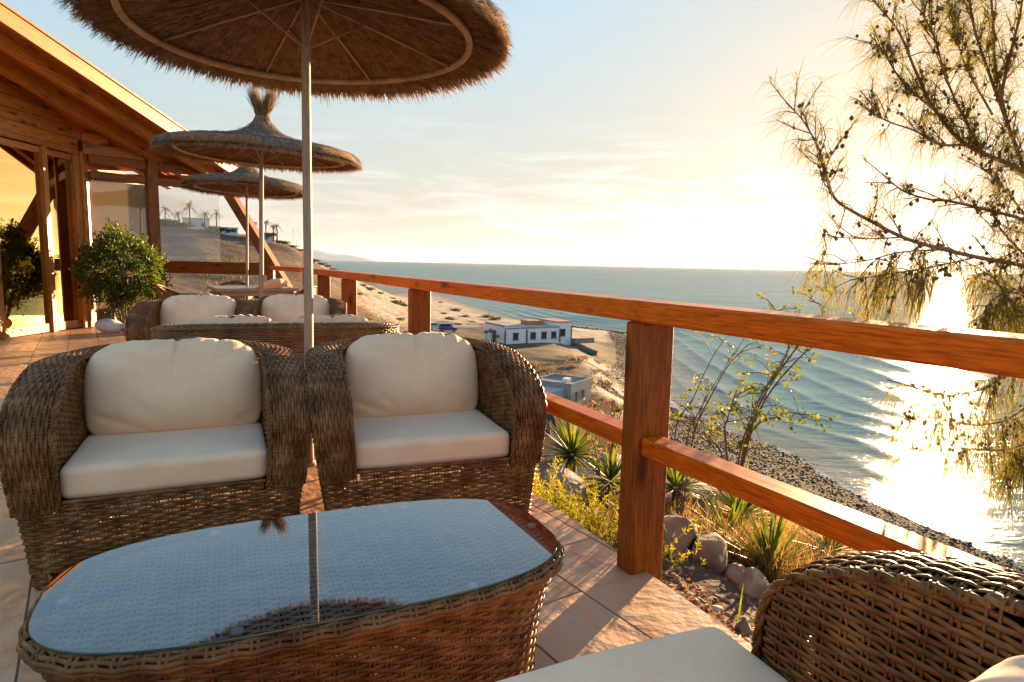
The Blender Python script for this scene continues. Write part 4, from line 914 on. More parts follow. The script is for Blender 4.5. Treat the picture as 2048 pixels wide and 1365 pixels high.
tb = make_table(); place(tb, -.465, 1.566, 24)

# ------------------------------------------------------------------ straw parasols
def make_parasol(seed, label, detail=1.0):
    root = empty('straw_parasol', (0, 0, 0), 0, label, 'parasol', 'straw parasols on the terrace'); g = np.random.default_rng(seed)
    pb = MB(); zz = np.linspace(0, 2.66, 24); pb.tube(np.c_[.003 * np.sin(zz * 2.1), .003 * np.cos(zz * 1.7), zz], np.interp(zz, [0, 2.66], [.0285, .0255]), 14); pole = pb.build('pole', pole_m, root)
    fb = MB(); fb.tube([(0, 0, .0), (0, 0, .014)], .046, 20); fb.build('base_ring', pole_m, root)
    top = np.array([(1.17, 2.455), (1.12, 2.50), (.95, 2.535), (.75, 2.565), (.53, 2.60), (.36, 2.645), (.24, 2.69), (.15, 2.765), (.10, 2.83), (.075, 2.89)])
    und = np.array([(1.16, 2.415), (1.08, 2.43), (.95, 2.45), (.75, 2.495), (.53, 2.545), (.36, 2.585), (.2, 2.62), (.05, 2.64)])
    na = 72; a = np.linspace(0, 2 * PI, na + 1)[:-1]
    ringp = np.vstack([und[::-1], top]); nr = len(ringp); wob = 1 + .018 * np.sin(a * 5 + seed) + .012 * np.sin(a * 11 + 2)
    V = np.array([[r * np.cos(t) * (w_ if r > .5 else 1), r * np.sin(t) * (w_ if r > .5 else 1), z + (.008 * np.sin(7 * t + r * 9) if r > .2 else 0)] for (r, z) in ringp for t, w_ in zip(a, wob)])
    i = np.arange(nr - 1)[:, None] * na; j = np.arange(na)[None, :]; Q = np.stack([i + j, i + na + j, i + na + (j + 1) % na, i + (j + 1) % na], -1).reshape(-1, 4)
    body = obj('thatch', meshdata('thatch', V, Q), straw_in, root)
    def fibres(n, rmin, rmax, prof_, side, lmin, lmax, wd, lift):
        r = np.sqrt(g.uniform(rmin ** 2, rmax ** 2, n)); th = g.uniform(0, 2 * PI, n); L_ = g.uniform(lmin, lmax, n)
        ord_ = np.argsort(prof_[:, 0]); z = np.interp(r, prof_[ord_, 0], prof_[ord_, 1]); r1 = np.minimum(r + L_, 1.185 + g.uniform(-.03, .035, n))
        z1 = np.interp(np.minimum(r1, 1.17), prof_[ord_, 0], prof_[ord_, 1]) - np.clip(r1 - 1.14, 0, 1) * g.uniform(.3, 1.3, n)
        dth = g.normal(0, .05, n) * (L_ / np.maximum(r1, .1)) * 2; up = side * (lift[0] + g.uniform(0, lift[1], n))
        e = np.stack([r * np.cos(th), r * np.sin(th), z + side * .004], 1); f = np.stack([r1 * np.cos(th + dth), r1 * np.sin(th + dth), z1 + up], 1); mdl = (e + f) / 2 + np.stack([np.zeros(n), np.zeros(n), up * .6], 1)
        t = np.stack([-np.sin(th), np.cos(th), g.normal(0, .4, n)], 1) * (wd * g.uniform(.6, 1.4, n))[:, None]
        V = np.stack([e - t, e + t, mdl + t * .8, mdl - t * .8, f], 1).reshape(-1, 3); k = np.arange(n)[:, None] * 5
        return V, k + np.array([[0, 1, 2, 3]]), k + np.array([[3, 2, 4]])
    for nm, n, rm, rM, pr, sd, l0, l1, wd, lf, mt in (('straw', int(11000 * detail), .06, 1.10, und, -1, .06, .16, .0024, (.0, .018), straw_m), ('straw', int(9000 * detail), 1.02, 1.15, und, -1, .03, .08, .0028, (.0, .02), straw_m),
                                     ('weathered_straw', int(11000 * detail), .10, 1.12, top, 1, .06, .17, .0026, (.0, .020), straw_grey), ('weathered_straw', int(3500 * detail), 1.06, 1.16, top, 1, .02, .09, .0028, (-.02, .03), straw_grey), ('straw', int(220 * detail), 1.05, 1.16, und, -1, .06, .14, .0014, (.0, .05), straw_m)):
        V, Qd, T3 = fibres(n, rm, rM, pr, sd, l0, l1, wd, lf); b = MB(); b.add(V, Qd, T3); tag(b.build(nm, mt, body, smooth=False), kind='stuff')
    # sheaf at the top, bound and split in two sprays
    b = MB(); n = int(1500 * detail)
    for k in range(n):
        br = g.random() < .55; ang0 = g.uniform(0, 2 * PI); r0 = .11 * math.sqrt(g.random()); bx = -.10 if br else .115; s_ = g.uniform(.55, 1)
        p0 = np.array([r0 * math.cos(ang0) * 1.3, r0 * math.sin(ang0) * 1.2, 2.74]); p1 = np.array([p0[0] * .45 + bx * .12, p0[1] * .45, 2.90]); p2 = np.array([bx * 1.5 * s_ + g.normal(0, .045), g.normal(0, .06), 2.90 + .42 * s_ * g.uniform(.7, 1)])
        t = np.array([g.normal(), g.normal(), 0]); t = norm(t) * .0032
        b.add([p0 - t, p0 + t, p1 + t, p1 - t, p2], [[0, 1, 2, 3]], [[3, 2, 4]])
    tag(b.build('straw_sheaf', straw_m, body, smooth=False), kind='stuff')
    hb = MB(); a2 = np.linspace(0, 2 * PI, 97); hb.tube(np.c_[.95 * np.cos(a2) * (1 + .01 * np.sin(3 * a2)), .95 * np.sin(a2), 2.425 + .012 * np.sin(2 * a2)], .021, 8, caps=False); hb.build('hoop', cane_m, root)
    for k in range(8):
        t = k * PI / 4 + .25; rbm = MB(); rbm.tube([(.03 * math.cos(t), .03 * math.sin(t), 2.61), (.5 * math.cos(t), .5 * math.sin(t), 2.52), (.94 * math.cos(t), .94 * math.sin(t), 2.428)], .007, 6); rbm.build('rib', cane_m, root)
    for k in range(4):
        t = k * PI / 2 + .25; sb = MB(); sb.tube([(.025 * math.cos(t), .025 * math.sin(t), 2.36), (.34 * math.cos(t), .34 * math.sin(t), 2.545)], .0065, 6); sb.build('strut', cane_m, root)
    return root
pa1 = make_parasol(2, 'large straw parasol overhead with its dark underside and cane hoop showing', 1.35); pa1.location = (-1.18, 3.655, 0); pa1.rotation_euler = (R(-.6), R(.6), R(20)); pa1.scale = (.95, .95, 1)
pa2 = make_parasol(3, 'straw parasol with a tall split straw tuft on top standing behind the sofa', 1.0); pa2.location = (-3.17, 8.0, 0); pa2.rotation_euler = (R(1.0), R(2.6), R(-10))
pa3 = copy_tree(pa2); pa3.location = (-4.27, 10.25, 0); pa3.rotation_euler = (R(1), R(1.6), R(100)); pa3.scale = (.79, .79, .94); pa3['label'] = 'straw parasol standing over the dining table at the far terrace corner'

# ------------------------------------------------------------------ dining table and round chairs at the terrace corner
dt = empty('dining_table', (-4.05, 9.95, 0), R(32), 'square dining table with the far parasol pole through its middle', 'dining table')
obj('table_top', bevel_box('table_top', (1.15, 1.15, .045), .006), tabletop_m, dt, loc=(0, 0, .735))
for s in (-1, 1):
    obj('apron', bevel_box('apron', (1.02, .03, .07), .004), tabletop_m, dt, loc=(0, s * .5, .675))
fb = MB(); fb.box((.12, .0, .36), (.16, .16, .70)); fb.box((.12, 0, .02), (.62, .62, .03)); fb.build('pedestal', dark_metal, dt, smooth=False)
def make_round_chair():
    root = empty('round_chair', (0, 0, 0), 0, 'x', 'chair', 'round rattan dining chairs')
    a = np.linspace(-.25 * PI, 1.25 * PI, 41); hoop = np.c_[.33 * np.cos(a), .30 * np.sin(a) + .02, .62 + .16 * np.clip(np.sin(a), 0, 1) ** 1.3]
    b = MB(); b.tube(hoop, .019, 8); b.build('arm_hoop', wicker, root)
    wv = MB(); st = np.arange(41)
    for k, f in enumerate(np.arange(.03, .97, .045)):
        P = hoop * np.array([1 - .18 * f, 1 - .18 * f, 1]) ; P[:, 2] = hoop[:, 2] * (1 - f) + .40 * f; T = norm(np.gradient(P, axis=0)); W = np.tile([0, 0, 1.], (41, 1)); N_ = norm(np.cross(T, W)); P = P + N_ * (.004 * np.cos(PI * st + PI * k))[:, None]; strands(wv, P, N_, W, .014, .006, 5)
    for q in range(0, 41, 2):
        p0 = hoop[q]; p1 = hoop[q] * np.array([.82, .82, 0]) + np.array([0, 0, .40]); wv.tube([p0, p1], .0045, 5)
    tag(wv.build('wicker_weave', wicker_far, root), kind='stuff')
    s_ = MB(); aa = np.linspace(0, 2 * PI, 25); s_.tube(np.c_[.26 * np.cos(aa), .25 * np.sin(aa), np.full(25, .41)], .02, 8, caps=False); s_.build('seat_rim', wicker, root)
    me = bpy.data.meshes.new('seat'); aa = aa[:-1]; me.from_pydata([(.25 * math.cos(t), .24 * math.sin(t), z) for z in (.395, .425) for t in aa], [], [list(range(24, 48)), list(range(24))[::-1]] + [[i, (i + 1) % 24, 24 + (i + 1) % 24, 24 + i] for i in range(24)]); me.update(); obj('seat', me, wicker_far, root)
    for x, y in ((-.2, -.18), (.2, -.18), (-.2, .2), (.2, .2)):
        l = MB(); l.tube([(x, y, .41), (x * 1.12, y * 1.12, 0)], .016, 7); l.build('leg', wicker, root)
    return root
rc = make_round_chair(); rc['label'] = 'round rattan dining chair with a low hoop back just behind the bush'; rc.location = (-4.95, 9.55, 0); rc.rotation_euler = (0, 0, R(110))
for x, y, rz, lb in ((-4.75, 10.85, 15, 'round rattan dining chair on the far side of the dining table'), (-3.42, 10.05, -95, 'round rattan dining chair between the dining table and the railing corner')):
    c = copy_tree(rc); c.location = (x, y, 0); c.rotation_euler = (0, 0, R(rz)); c['label'] = lb
cu = obj('cushion', back_cushion(.42, .38, .12, 99, False), cloth, None, M4=Matrix.Translation((-3.36, 9.55, .80)) @ Matrix.Rotation(R(80), 4, 'X') @ Matrix.Rotation(R(20), 4, 'Z'))
tag(cu, 'loose cream cushion lying on the far corner of the dining table', 'cushion')
cu.location = (-3.62, 9.62, .805)

# ------------------------------------------------------------------ foliage helpers
def leaf_cloud(mb, C, L_, wd, dirs, fold=.25, jit=None):
    """pointed leaves: centres C, lengths L_, directions dirs"""
    n = len(C); D = norm(dirs); a = RNG.normal(size=(n, 3)); S = norm(np.cross(D, a)); Nn = np.cross(S, D); l = np.broadcast_to(L_, (n,))[:, None]; w_ = np.broadcast_to(wd, (n,))[:, None]
    b = C; m = C + D * l * .45 + Nn * l * fold * .3; t = C + D * l
    V = np.stack([b, m + S * w_ / 2, t, m - S * w_ / 2], 1).reshape(-1, 3); k = np.arange(n)[:, None] * 4; mb.add(V, k + np.array([[0, 1, 2, 3]]))
def blades(mb, base, dirs, L_, wd, droop=.2, seg=4):
    """long tapering blades curving with gravity"""
    n = len(base); D = norm(dirs); S = norm(np.cross(D, np.tile([0, 0, 1.], (n, 1)) + RNG.normal(0, .3, (n, 3)))); t = np.linspace(0, 1, seg + 1); l = np.broadcast_to(L_, (n,)); w_ = np.broadcast_to(wd, (n,)); dr = np.broadcast_to(droop, (n,))
    C = base[:, None] + D[:, None] * (t[None, :, None] * l[:, None, None]); C[..., 2] -= (t[None] ** 2) * (l * dr)[:, None]
    hw = (w_[:, None] / 2) * np.clip(np.minimum(.55 + t * 2.2, 1) * (1 - t ** 2.2), .02, 1)[None]
    V = np.stack([C - S[:, None] * hw[..., None], C + S[:, None] * hw[..., None]], 2).reshape(n, -1, 3); k = (np.arange(n) * 2 * (seg + 1))[:, None, None]; j = (np.arange(seg) * 2)[None, :, None]
    Q = (k + j + np.array([0, 1, 3, 2])[None, None]).reshape(-1, 4); mb.add(V.reshape(-1, 3), Q)

# ------------------------------------------------------------------ bush by the glazing, white stones
bush = empty('bush', (-6.15, 10.15, 0), 0, 'round dense green bush with several bare stems growing beside the golden windows', 'bush')
sb = MB(); tips = []
for k in range(9):
    a = k * .7 + .3; e = np.array([.45 * math.cos(a) * random.uniform(.4, 1), .38 * math.sin(a) * random.uniform(.4, 1), random.uniform(.75, 1.1)]); mid = e * .45 + np.array([random.uniform(-.06, .06), random.uniform(-.06, .06), .05]); P = spline([(.05 * math.cos(a), .05 * math.sin(a), 0), mid, e], 8); sb.tube(P, np.linspace(.028, .012, 8), 7); tips.append(e)
    for q in range(3):
        d = np.array([random.uniform(-.4, .4), random.uniform(-.35, .35), random.uniform(-.05, .4)]); sb.tube([e, e + d * .6, e + d], [.011, .008, .004], 5)
sb.build('stem', twig_m, bush); bush.scale = (.76, .76, .93)
lb = MB(); C = []; D = []
for k in range(150):
    v = RNG.normal(size=3); v /= np.linalg.norm(v); rad = RNG.uniform(.72, 1.0) ** .6; c = np.array([0, 0, 1.06]) + v * np.array([.74, .68, .56]) * rad * (1 + .16 * math.sin(5 * v[0] + 3 * v[2]) + .10 * math.sin(9 * v[1] + 4 * v[0]))
    n = 64; p = c + RNG.normal(0, .08, (n, 3)); C.append(p); D.append(norm(v) * .7 + RNG.normal(0, .6, (n, 3)) + [0, 0, .25])
C = np.concatenate(C); D = np.concatenate(D); leaf_cloud(lb, C, RNG.uniform(.05, .09, len(C)), RNG.uniform(.028, .045, len(C)), D); tag(lb.build('foliage', leaf_bush, bush, smooth=False), kind='stuff')
def rock_mesh(seed, sx, sy, sz, flat=.0, n=14):
    V, Q = cube_grid(n); P = norm(V * (1 + .0 * V)); g = np.random.default_rng(seed)
    for _ in range(9):   # facets: cut with planes
        d = norm(g.normal(size=3)); h = g.uniform(.55, .92); s = P @ d; P = P - np.outer(np.clip(s - h, 0, None), d) * .85
    P = P * (1 + .10 * fnoise(P, seed, 2.3, 4)[:, None]); P = P * np.array([sx, sy, sz]); return meshdata('rock', P, Q)
for k, (x, y, s, lb_) in enumerate(((-6.28, 9.93, 1.0, 'smooth white stone at the foot of the green bush, nearer the windows'), (-5.98, 10.02, .85, 'smooth white stone at the foot of the green bush, nearer the wicker armchair'))):
    V, Q = cube_grid(12); P = norm(V) * np.array([.20, .15, .115]) * s * (1 + .08 * fnoise(V, 60 + k, 1.5, 2)[:, None]); o = obj('white_stone', meshdata('white_stone', P, Q), white_stone, None, loc=(x, y, .10 * s)); o.rotation_euler = (0, R(8), R(20 + 70 * k)); tag(o, lb_, 'stone', 'white stones by the bush')

# ------------------------------------------------------------------ garden beyond the deck: boulders, yuccas, weeds, gravel
def on_ground(px, py, dist):
    p = at_dist(px, py, dist); p[2] = gz(p[0], p[1]); return p
BL = [(1345, 1080, None, .20, .15, .14, rock_m, 'brown boulder with a rounded top right behind the corner post'), (1412, 1112, None, .17, .13, .12, rock_m, 'flat-topped tan boulder sitting in the gravel past the corner post'), (1470, 1148, None, .10, .08, .065, rock_m, 'small angular rock wedged between the boulders'), (1503, 1172, None, .12, .09, .08, rock_m, 'rounded brown boulder partly behind the wicker arm'),
      (1115, 975, None, .34, .26, .20, rock_grey, 'large grey boulder among the yellow weeds'), (1085, 948, None, .36, .26, .14, rock_m, 'tan boulder behind the grey one beside the path'), (1205, 930, None, .36, .30, .24, rock_grey, 'grey boulder between the yucca and the corner post'), (1180, 1035, None, .16, .12, .10, rock_grey, 'half-buried rock behind the yellow weeds'), (1405, 905, None, .5, .35, .25, rock_m, 'low brown rock at the foot of the bare shrub'), (1470, 945, None, .35, .3, .2, rock_grey, 'small grey rock on the slope below the middle bar')]
for k, (px, py, _, sx, sy, sz, mt, lbl) in enumerate(BL):
    sx, sy, sz = sx * .84, sy * .84, sz * .9; p = gp(px, py + 14); o = obj('boulder', rock_mesh(100 + k, sx, sy, sz), mt, None, loc=(p[0], p[1], p[2] + sz * .45)); o.rotation_euler = (random.uniform(-.2, .2), random.uniform(-.2, .2), random.uniform(0, 3)); tag(o, lbl, 'boulder')
BLADES = []
for dr in (.06, .22):
    t = np.linspace(0, 1, 6); hw = .034 * np.clip(np.minimum(.55 + t * 2.2, 1) * (1 - t ** 2.2), .02, 1); zc_ = -dr * t ** 2; V = np.concatenate([np.stack([t, -hw, zc_ + hw * .35], 1), np.stack([t, 0 * t, zc_], 1), np.stack([t, hw, zc_ + hw * .35], 1)]); k = np.arange(5); me = meshdata('leaf', V, np.vstack([np.c_[k, k + 1, k + 7, k + 6], np.c_[k + 6, k + 7, k + 13, k + 12]])); me.materials.append(leaf_yucca); BLADES.append(me)
def yucca(p, h, L_, n, label, stem=.25, old=.3):
    root = empty('yucca_plant', tuple(p), 0, label, 'yucca', 'yucca plants'); 
    s = MB(); s.tube([(0, 0, -.08), (.01, 0, stem * .5), (0, .01, stem)], [.045, .042, .05], 8); s.build('stem', palm_bark, root)
    el = np.arcsin(RNG.uniform(-.25, 1, n)); az = RNG.uniform(0, 2 * PI, n)
    for e_, a_ in zip(el, az):
        D = Vector((math.cos(e_) * math.cos(a_), math.cos(e_) * math.sin(a_), math.sin(e_))); sd = Vector((-math.sin(a_), math.cos(a_), random.uniform(-.3, .3))).normalized(); up = D.cross(sd).normalized(); sd = up.cross(D); l_ = L_ * random.uniform(.75, 1.05); w_ = l_ * random.uniform(.85, 1.15)
        m = Matrix((D * l_, sd * w_, up * l_)).transposed().to_4x4(); m.translation = Vector((0, 0, stem)) + D * .03; obj('leaf', BLADES[0 if e_ > .2 else 1], None, root, M4=m)
    return root
def yp(px, py): return gp(px, py)
yucca(gp(1142, 962), 0, .52, 110, 'spiky yucca with a short dark trunk standing between the path and the picket fence', stem=.27)
yucca(gp(1538, 1160), 0, .36, 150, 'bushy yellow-green yucca just above the wicker arm', stem=.06)
yucca(gp(1455, 1095), 0, .34, 110, 'yellow-green yucca tuft growing beside the dry grass', stem=.05)
yucca(gp(1478, 1068), 0, .40, 80, 'dark green yucca right under the middle bar', stem=.12)
yucca(gp(1655, 1130), 0, .30, 80, 'yucca tuft peeking out between the middle bar and the wicker arm', stem=.08)
yucca(gp(1350, 1010), 0, .45, 80, 'yucca seen just past the corner post under the middle bar', stem=.15)
yucca(gp(1222, 985), 0, .5, 60, 'dark yucca half hidden behind the corner post', stem=.1)
yucca(gp(1235, 838), 0, 1.5, 70, 'tall yucca with upright blades rising above the middle bar before the corner post', stem=.6)
yucca(at_z(1475, 1262, -.15), 0, .15, 10, 'small yucca sprig with few blades at the floor edge near the wicker sofa', stem=.02)

def scatter_strip(s0, s1, n0, n1, n):
    s = RNG.uniform(s0, s1, n); q = RNG.uniform(0, 1, n) ** 1.3 * (n1 - n0) + n0; P = P0 + s[:, None] * DS + q[:, None] * DN; P[:, 2] = ground(P[:, :2]); return P
# feathery yellow weeds by the deck edge
wb = MB(); base = np.concatenate([scatter_strip(-3.6, -.05, .12, .55, 700), scatter_strip(-3.2, -.2, .5, 1.1, 60)])
for p in base:
    h = RNG.uniform(.05, .17) if RNG.random() < .8 else RNG.uniform(.18, .34); d = np.array([RNG.normal(0, .3), RNG.normal(0, .3), 1]); d /= np.linalg.norm(d); k = int(10 + h * 90); t = RNG.uniform(.15, 1, k)
    c = p + np.outer(t * h, d); leaf_cloud(wb, c, RNG.uniform(.016, .032, k), RNG.uniform(.005, .009, k), d * .7 + RNG.normal(0, .8, (k, 3)))
    blades(wb, p[None], d[None], h, .003, 0, 2)
tag(wb.build('weeds', leaf_yel), 'feathery yellow-green weeds growing along the floor edge', 'weeds', kind='stuff')
gb = MB(); base = np.concatenate([scatter_strip(-2.2, -.35, 1.0, 2.2, 260), scatter_strip(-.6, .75, 1.02, 1.7, 460)])
for p in base:
    n = 14; D = np.stack([RNG.normal(0, .35, n), RNG.normal(0, .35, n), np.ones(n)], 1); blades(gb, p + RNG.normal(0, .03, (n, 3)) * [1, 1, 0], D, RNG.uniform(.10, .32, n), .004, RNG.uniform(.0, .35, n), 3)
tag(gb.build('dry_grass', leaf_dry), 'tufts of dry golden grass behind the boulders', 'grass', kind='stuff')
ico = np.array([(0, 0, 1), (.894, 0, .447), (.276, .851, .447), (-.724, .526, .447), (-.724, -.526, .447), (.276, -.851, .447), (.724, .526, -.447), (-.276, .851, -.447), (-.894, 0, -.447), (-.276, -.851, -.447), (.724, -.526, -.447), (0, 0, -1)], float)
icoF = np.array([(0, 1, 2), (0, 2, 3), (0, 3, 4), (0, 4, 5), (0, 5, 1), (1, 6, 2), (2, 7, 3), (3, 8, 4), (4, 9, 5), (5, 10, 1), (6, 7, 2), (7, 8, 3), (8, 9, 4), (9, 10, 5), (10, 6, 1), (11, 7, 6), (11, 8, 7), (11, 9, 8), (11, 10, 9), (11, 6, 10)])
def stones(name, P, size, mat, label, cat):
    n = len(P); s = np.asarray(size)[:, None, None] * RNG.uniform(.6, 1.3, (n, 1, 3)) * np.array([1, 1, .65]); V = ico[None] * s * RNG.uniform(.8, 1.15, (n, 12, 1)); a = RNG.uniform(0, 6.28, n); c, s2 = np.cos(a), np.sin(a)
    V = np.stack([V[..., 0] * c[:, None] - V[..., 1] * s2[:, None], V[..., 0] * s2[:, None] + V[..., 1] * c[:, None], V[..., 2]], -1) + P[:, None]; b = MB(); b.add(V.reshape(-1, 3), None, (np.arange(n)[:, None, None] * 12 + icoF[None]).reshape(-1, 3)); return tag(b.build(name, mat, smooth=False), label, cat, kind='stuff')
gs = scatter_strip(-1.6, 2.6, .10, 1.4, 3600); stones('gravel', gs, RNG.gamma(2, .0040, 3600) + .0025, gravel_m, 'loose reddish gravel and pale stone chips beside the floor edge', 'gravel')
lt = MB(); p = scatter_strip(.0, 1.3, .10, .38, 420); leaf_cloud(lt, p + [0, 0, .012], RNG.uniform(.012, .03, 420), RNG.uniform(.008, .014, 420), RNG.normal(0, 1, (420, 3)) * [1, 1, .35]); tag(lt.build('leaf_litter', litter_m, smooth=False), 'orange fallen leaves along the floor edge', 'leaves', kind='stuff')
# dry plant with flower stalk near the post, bare shrub with wiry stems
def stem_shrub(root_p, lines, name, label, cat, leaf_mat, nleaf, lsize, rad=.012, sub=True):
    root = empty(name, tuple(root_p), 0, label, cat); s = MB(); l = MB()
    for P in lines:
        P = spline(np.array(P) - root_p, 24); s.tube(P, np.linspace(rad, rad * .25, 24), 6)
        for k in range(nleaf):
            t = int(RNG.uniform(7, 23)); q = P[t]; e = q + np.array([RNG.normal(0, .13), RNG.normal(0, .13), RNG.normal(.03, .09)]); s.tube([q, (q + e) / 2 + [0, 0, .02], e], [.0035, .003, .0018], 4, caps=False); n = RNG.integers(5, 11)
            leaf_cloud(l, e + RNG.normal(0, .022, (n, 3)), RNG.uniform(.7, 1.2, n) * lsize, RNG.uniform(.4, .55, n) * lsize, RNG.normal(0, 1, (n, 3)) + [0, 0, .3])
    s.build('stem', twig_m, root); tag(l.build('foliage', leaf_mat, root, smooth=False), kind='stuff'); return root
rp = on_ground(1365, 960, 4.9)
def dp(px, py, dd=0): return at_dist(px, py, 4.9 + dd)
stem_shrub(rp, [[rp, dp(1350, 870), dp(1385, 800, .1), dp(1422, 720, .2), dp(1452, 676, .2)], [rp, dp(1372, 890), dp(1400, 820), dp(1450, 735, .3), dp(1495, 668, .4)], [rp, dp(1385, 880), dp(1418, 800, -.2), dp(1470, 715, -.2), dp(1530, 690, -.2)]], 'wild_shrub', 'nearly bare wiry shrub leaning right just past the corner post', 'shrub', leaf_twig, 6, .04, rad=.007)
rp2 = on_ground(1470, 950, 5.2)
def dq(px, py, dd=0): return at_dist(px, py, 5.2 + dd)
stem_shrub(rp2, [[rp2, dq(1480, 905), dq(1505, 830), dq(1540, 760, .2), dq(1582, 690, .3)], [rp2, dq(1450, 870), dq(1455, 840), dq(1460, 820, -.2), dq(1475, 780, -.3)], [rp2, dq(1500, 870), dq(1545, 838), dq(1590, 825, .2), dq(1612, 840, .3)], [rp2, dq(1440, 900), dq(1410, 880), dq(1395, 850, .2), dq(1400, 830, .2)], [rp2, dq(1505, 830), dq(1575, 705), dq(1562, 650), dq(1545, 610)], [rp2, dq(1510, 830), dq(1590, 700), dq(1640, 650), dq(1640, 612), dq(1612, 600)], [rp2, dq(1515, 830), dq(1600, 715), dq(1680, 660), dq(1740, 632)]], 'wild_shrub', 'leafy wild shrub with yellow and green leaves in front of the surf', 'shrub', leaf_twig, 15, .05, rad=.0085)
rp4 = gp(1205, 975)
fl = empty('dry_flower_stalk', tuple(rp4), 0, 'dry orange flower stalk standing by the corner post above the yellow weeds', 'dry plant')
fs = MB(); l = MB()
for k in range(7):
    e = np.array([RNG.normal(0, .10), RNG.normal(0, .10), RNG.uniform(.55, .85)]); fs.tube(spline([(0, 0, 0), e * .5 + [0, 0, .05], e], 6), np.linspace(.008, .004, 6), 5); n = 26; leaf_cloud(l, e * RNG.uniform(.55, 1, (n, 1)) + RNG.normal(0, .03, (n, 3)), .035, .016, RNG.normal(0, 1, (n, 3)))
fs.build('stem', twig_m, fl); tag(l.build('flower_head', leaf_dry, fl, smooth=False), kind='stuff')

# ------------------------------------------------------------------ casuarina tree reaching in from the right
ct_base = np.array([3.75, 3.45, 0]); ct_base[2] = gz(3.75, 3.45)
cas = empty('casuarina_tree', tuple(ct_base), 0, 'casuarina tree with long drooping needles and small cones reaching in from the side', 'tree')
def q_(px, py, d): return at_depth(px, py, d)
br = [  # polyline, start radius, end radius, twig density, up bias
    ([(2130, 900, 3.3), (2110, 640, 3.2), (2085, 470, 3.15), (2048, 340, 3.1), (2012, 240, 3.05), (1972, 130, 3.05), (1945, 40, 3.05), (1930, -90, 3.05)], .038, .012, 1.0, .5),
    ([(2012, 240, 3.05), (1990, 130, 3.1), (1986, 40, 3.1), (1975, -80, 3.1)], .012, .006, 1.3, .6),
    ([(2000, 200, 3.0), (2020, 110, 2.9), (2040, 30, 2.9), (2050, -60, 2.9)], .010, .005, 1.3, .6),
    ([(2100, 420, 3.15), (2047, 346, 3.05), (1930, 288, 2.9), (1865, 213, 2.9), (1830, 140, 2.9), (1796, 62, 2.9), (1745, 0, 2.9)], .016, .004, 1.9, .6),
    ([(1930, 290, 2.9), (1878, 289, 2.85), (1830, 262, 2.8), (1780, 245, 2.8), (1735, 222, 2.8)], .008, .003, 1.8, .5),
    ([(1965, 305, 2.9), (1920, 220, 2.8), (1890, 150, 2.8), (1870, 80, 2.8), (1840, 20, 2.8)], .008, .003, 1.9, .7),
    ([(1880, 230, 2.9), (1810, 170, 2.85), (1770, 110, 2.85), (1745, 75, 2.85)], .006, .003, 2.0, .6),
    ([(1985, 230, 3.0), (1930, 130, 3.1), (1910, 60, 3.2), (1890, -20, 3.2)], .007, .003, 1.8, .7),
    ([(2100, 480, 3.1), (2047, 441, 2.9), (1985, 423, 2.8), (1899, 403, 2.7), (1858, 399, 2.7), (1806, 382, 2.7), (1760, 345, 2.7)], .012, .003, 1.0, .3),
    ([(2110, 560, 3.1), (2048, 533, 2.9), (1954, 515, 2.7), (1882, 498, 2.6), (1813, 478, 2.55), (1744, 444, 2.5), (1675, 403, 2.5), (1655, 360, 2.5), (1645, 320, 2.5), (1632, 286, 2.5), (1603, 238, 2.5), (1572, 206, 2.5)], .014, .0025, .9, .25),
    ([(1675, 403, 2.5), (1660, 385, 2.5), (1652, 340, 2.48), (1668, 300, 2.48)], .004, .002, 1.4, .5),
    ([(1800, 475, 2.55), (1745, 478, 2.5), (1690, 476, 2.5), (1645, 474, 2.5)], .004, .002, 1.3, .2),
    ([(1880, 500, 2.6), (1800, 505, 2.5), (1740, 520, 2.45), (1672, 530, 2.45)], .005, .002, 1.2, -.3),
    ([(1950, 515, 2.7), (1860, 535, 2.55), (1780, 548, 2.5), (1700, 560, 2.45)], .006, .002, 1.5, -.5),
    ([(2090, 600, 3.0), (2030, 580, 2.8), (1985, 600, 2.7), (1960, 640, 2.7)], .007, .003, 1.8, -.4),
    ([(2110, 700, 3.1), (2030, 740, 2.8), (1960, 780, 2.7), (1890, 790, 2.6), (1830, 775, 2.55), (1775, 760, 2.5)], .008, .003, 1.0, -.3),
    ([(2110, 760, 3.1), (2030, 830, 2.8), (1960, 850, 2.7), (1890, 840, 2.6), (1810, 830, 2.55)], .008, .003, .9, -.3),
    ([(2120, 820, 3.1), (2040, 890, 2.8), (1960, 900, 2.7), (1880, 890, 2.6), (1820, 900, 2.55)], .007, .003, .8, -.4),
    ([(2120, 880, 3.1), (2050, 910, 2.8), (2010, 930, 2.75)], .006, .003, 1.4, -.5),
    ([(2100, 500, 3.1), (2050, 430, 3.0), (2000, 370, 2.95), (1960, 330, 2.9)], .008, .003, 1.6, .2),
    ([(2110, 560, 3.1), (2060, 520, 2.9), (2010, 470, 2.85), (1985, 430, 2.8)], .008, .003, 1.7, .1),
    ([(2110, 640, 3.1), (2040, 620, 2.9), (1990, 560, 2.85), (1960, 540, 2.8)], .008, .003, 1.9, -.2),
]
tw = MB(); nd = MB(); cn_b = MB(); cone_c = []; limb0 = None
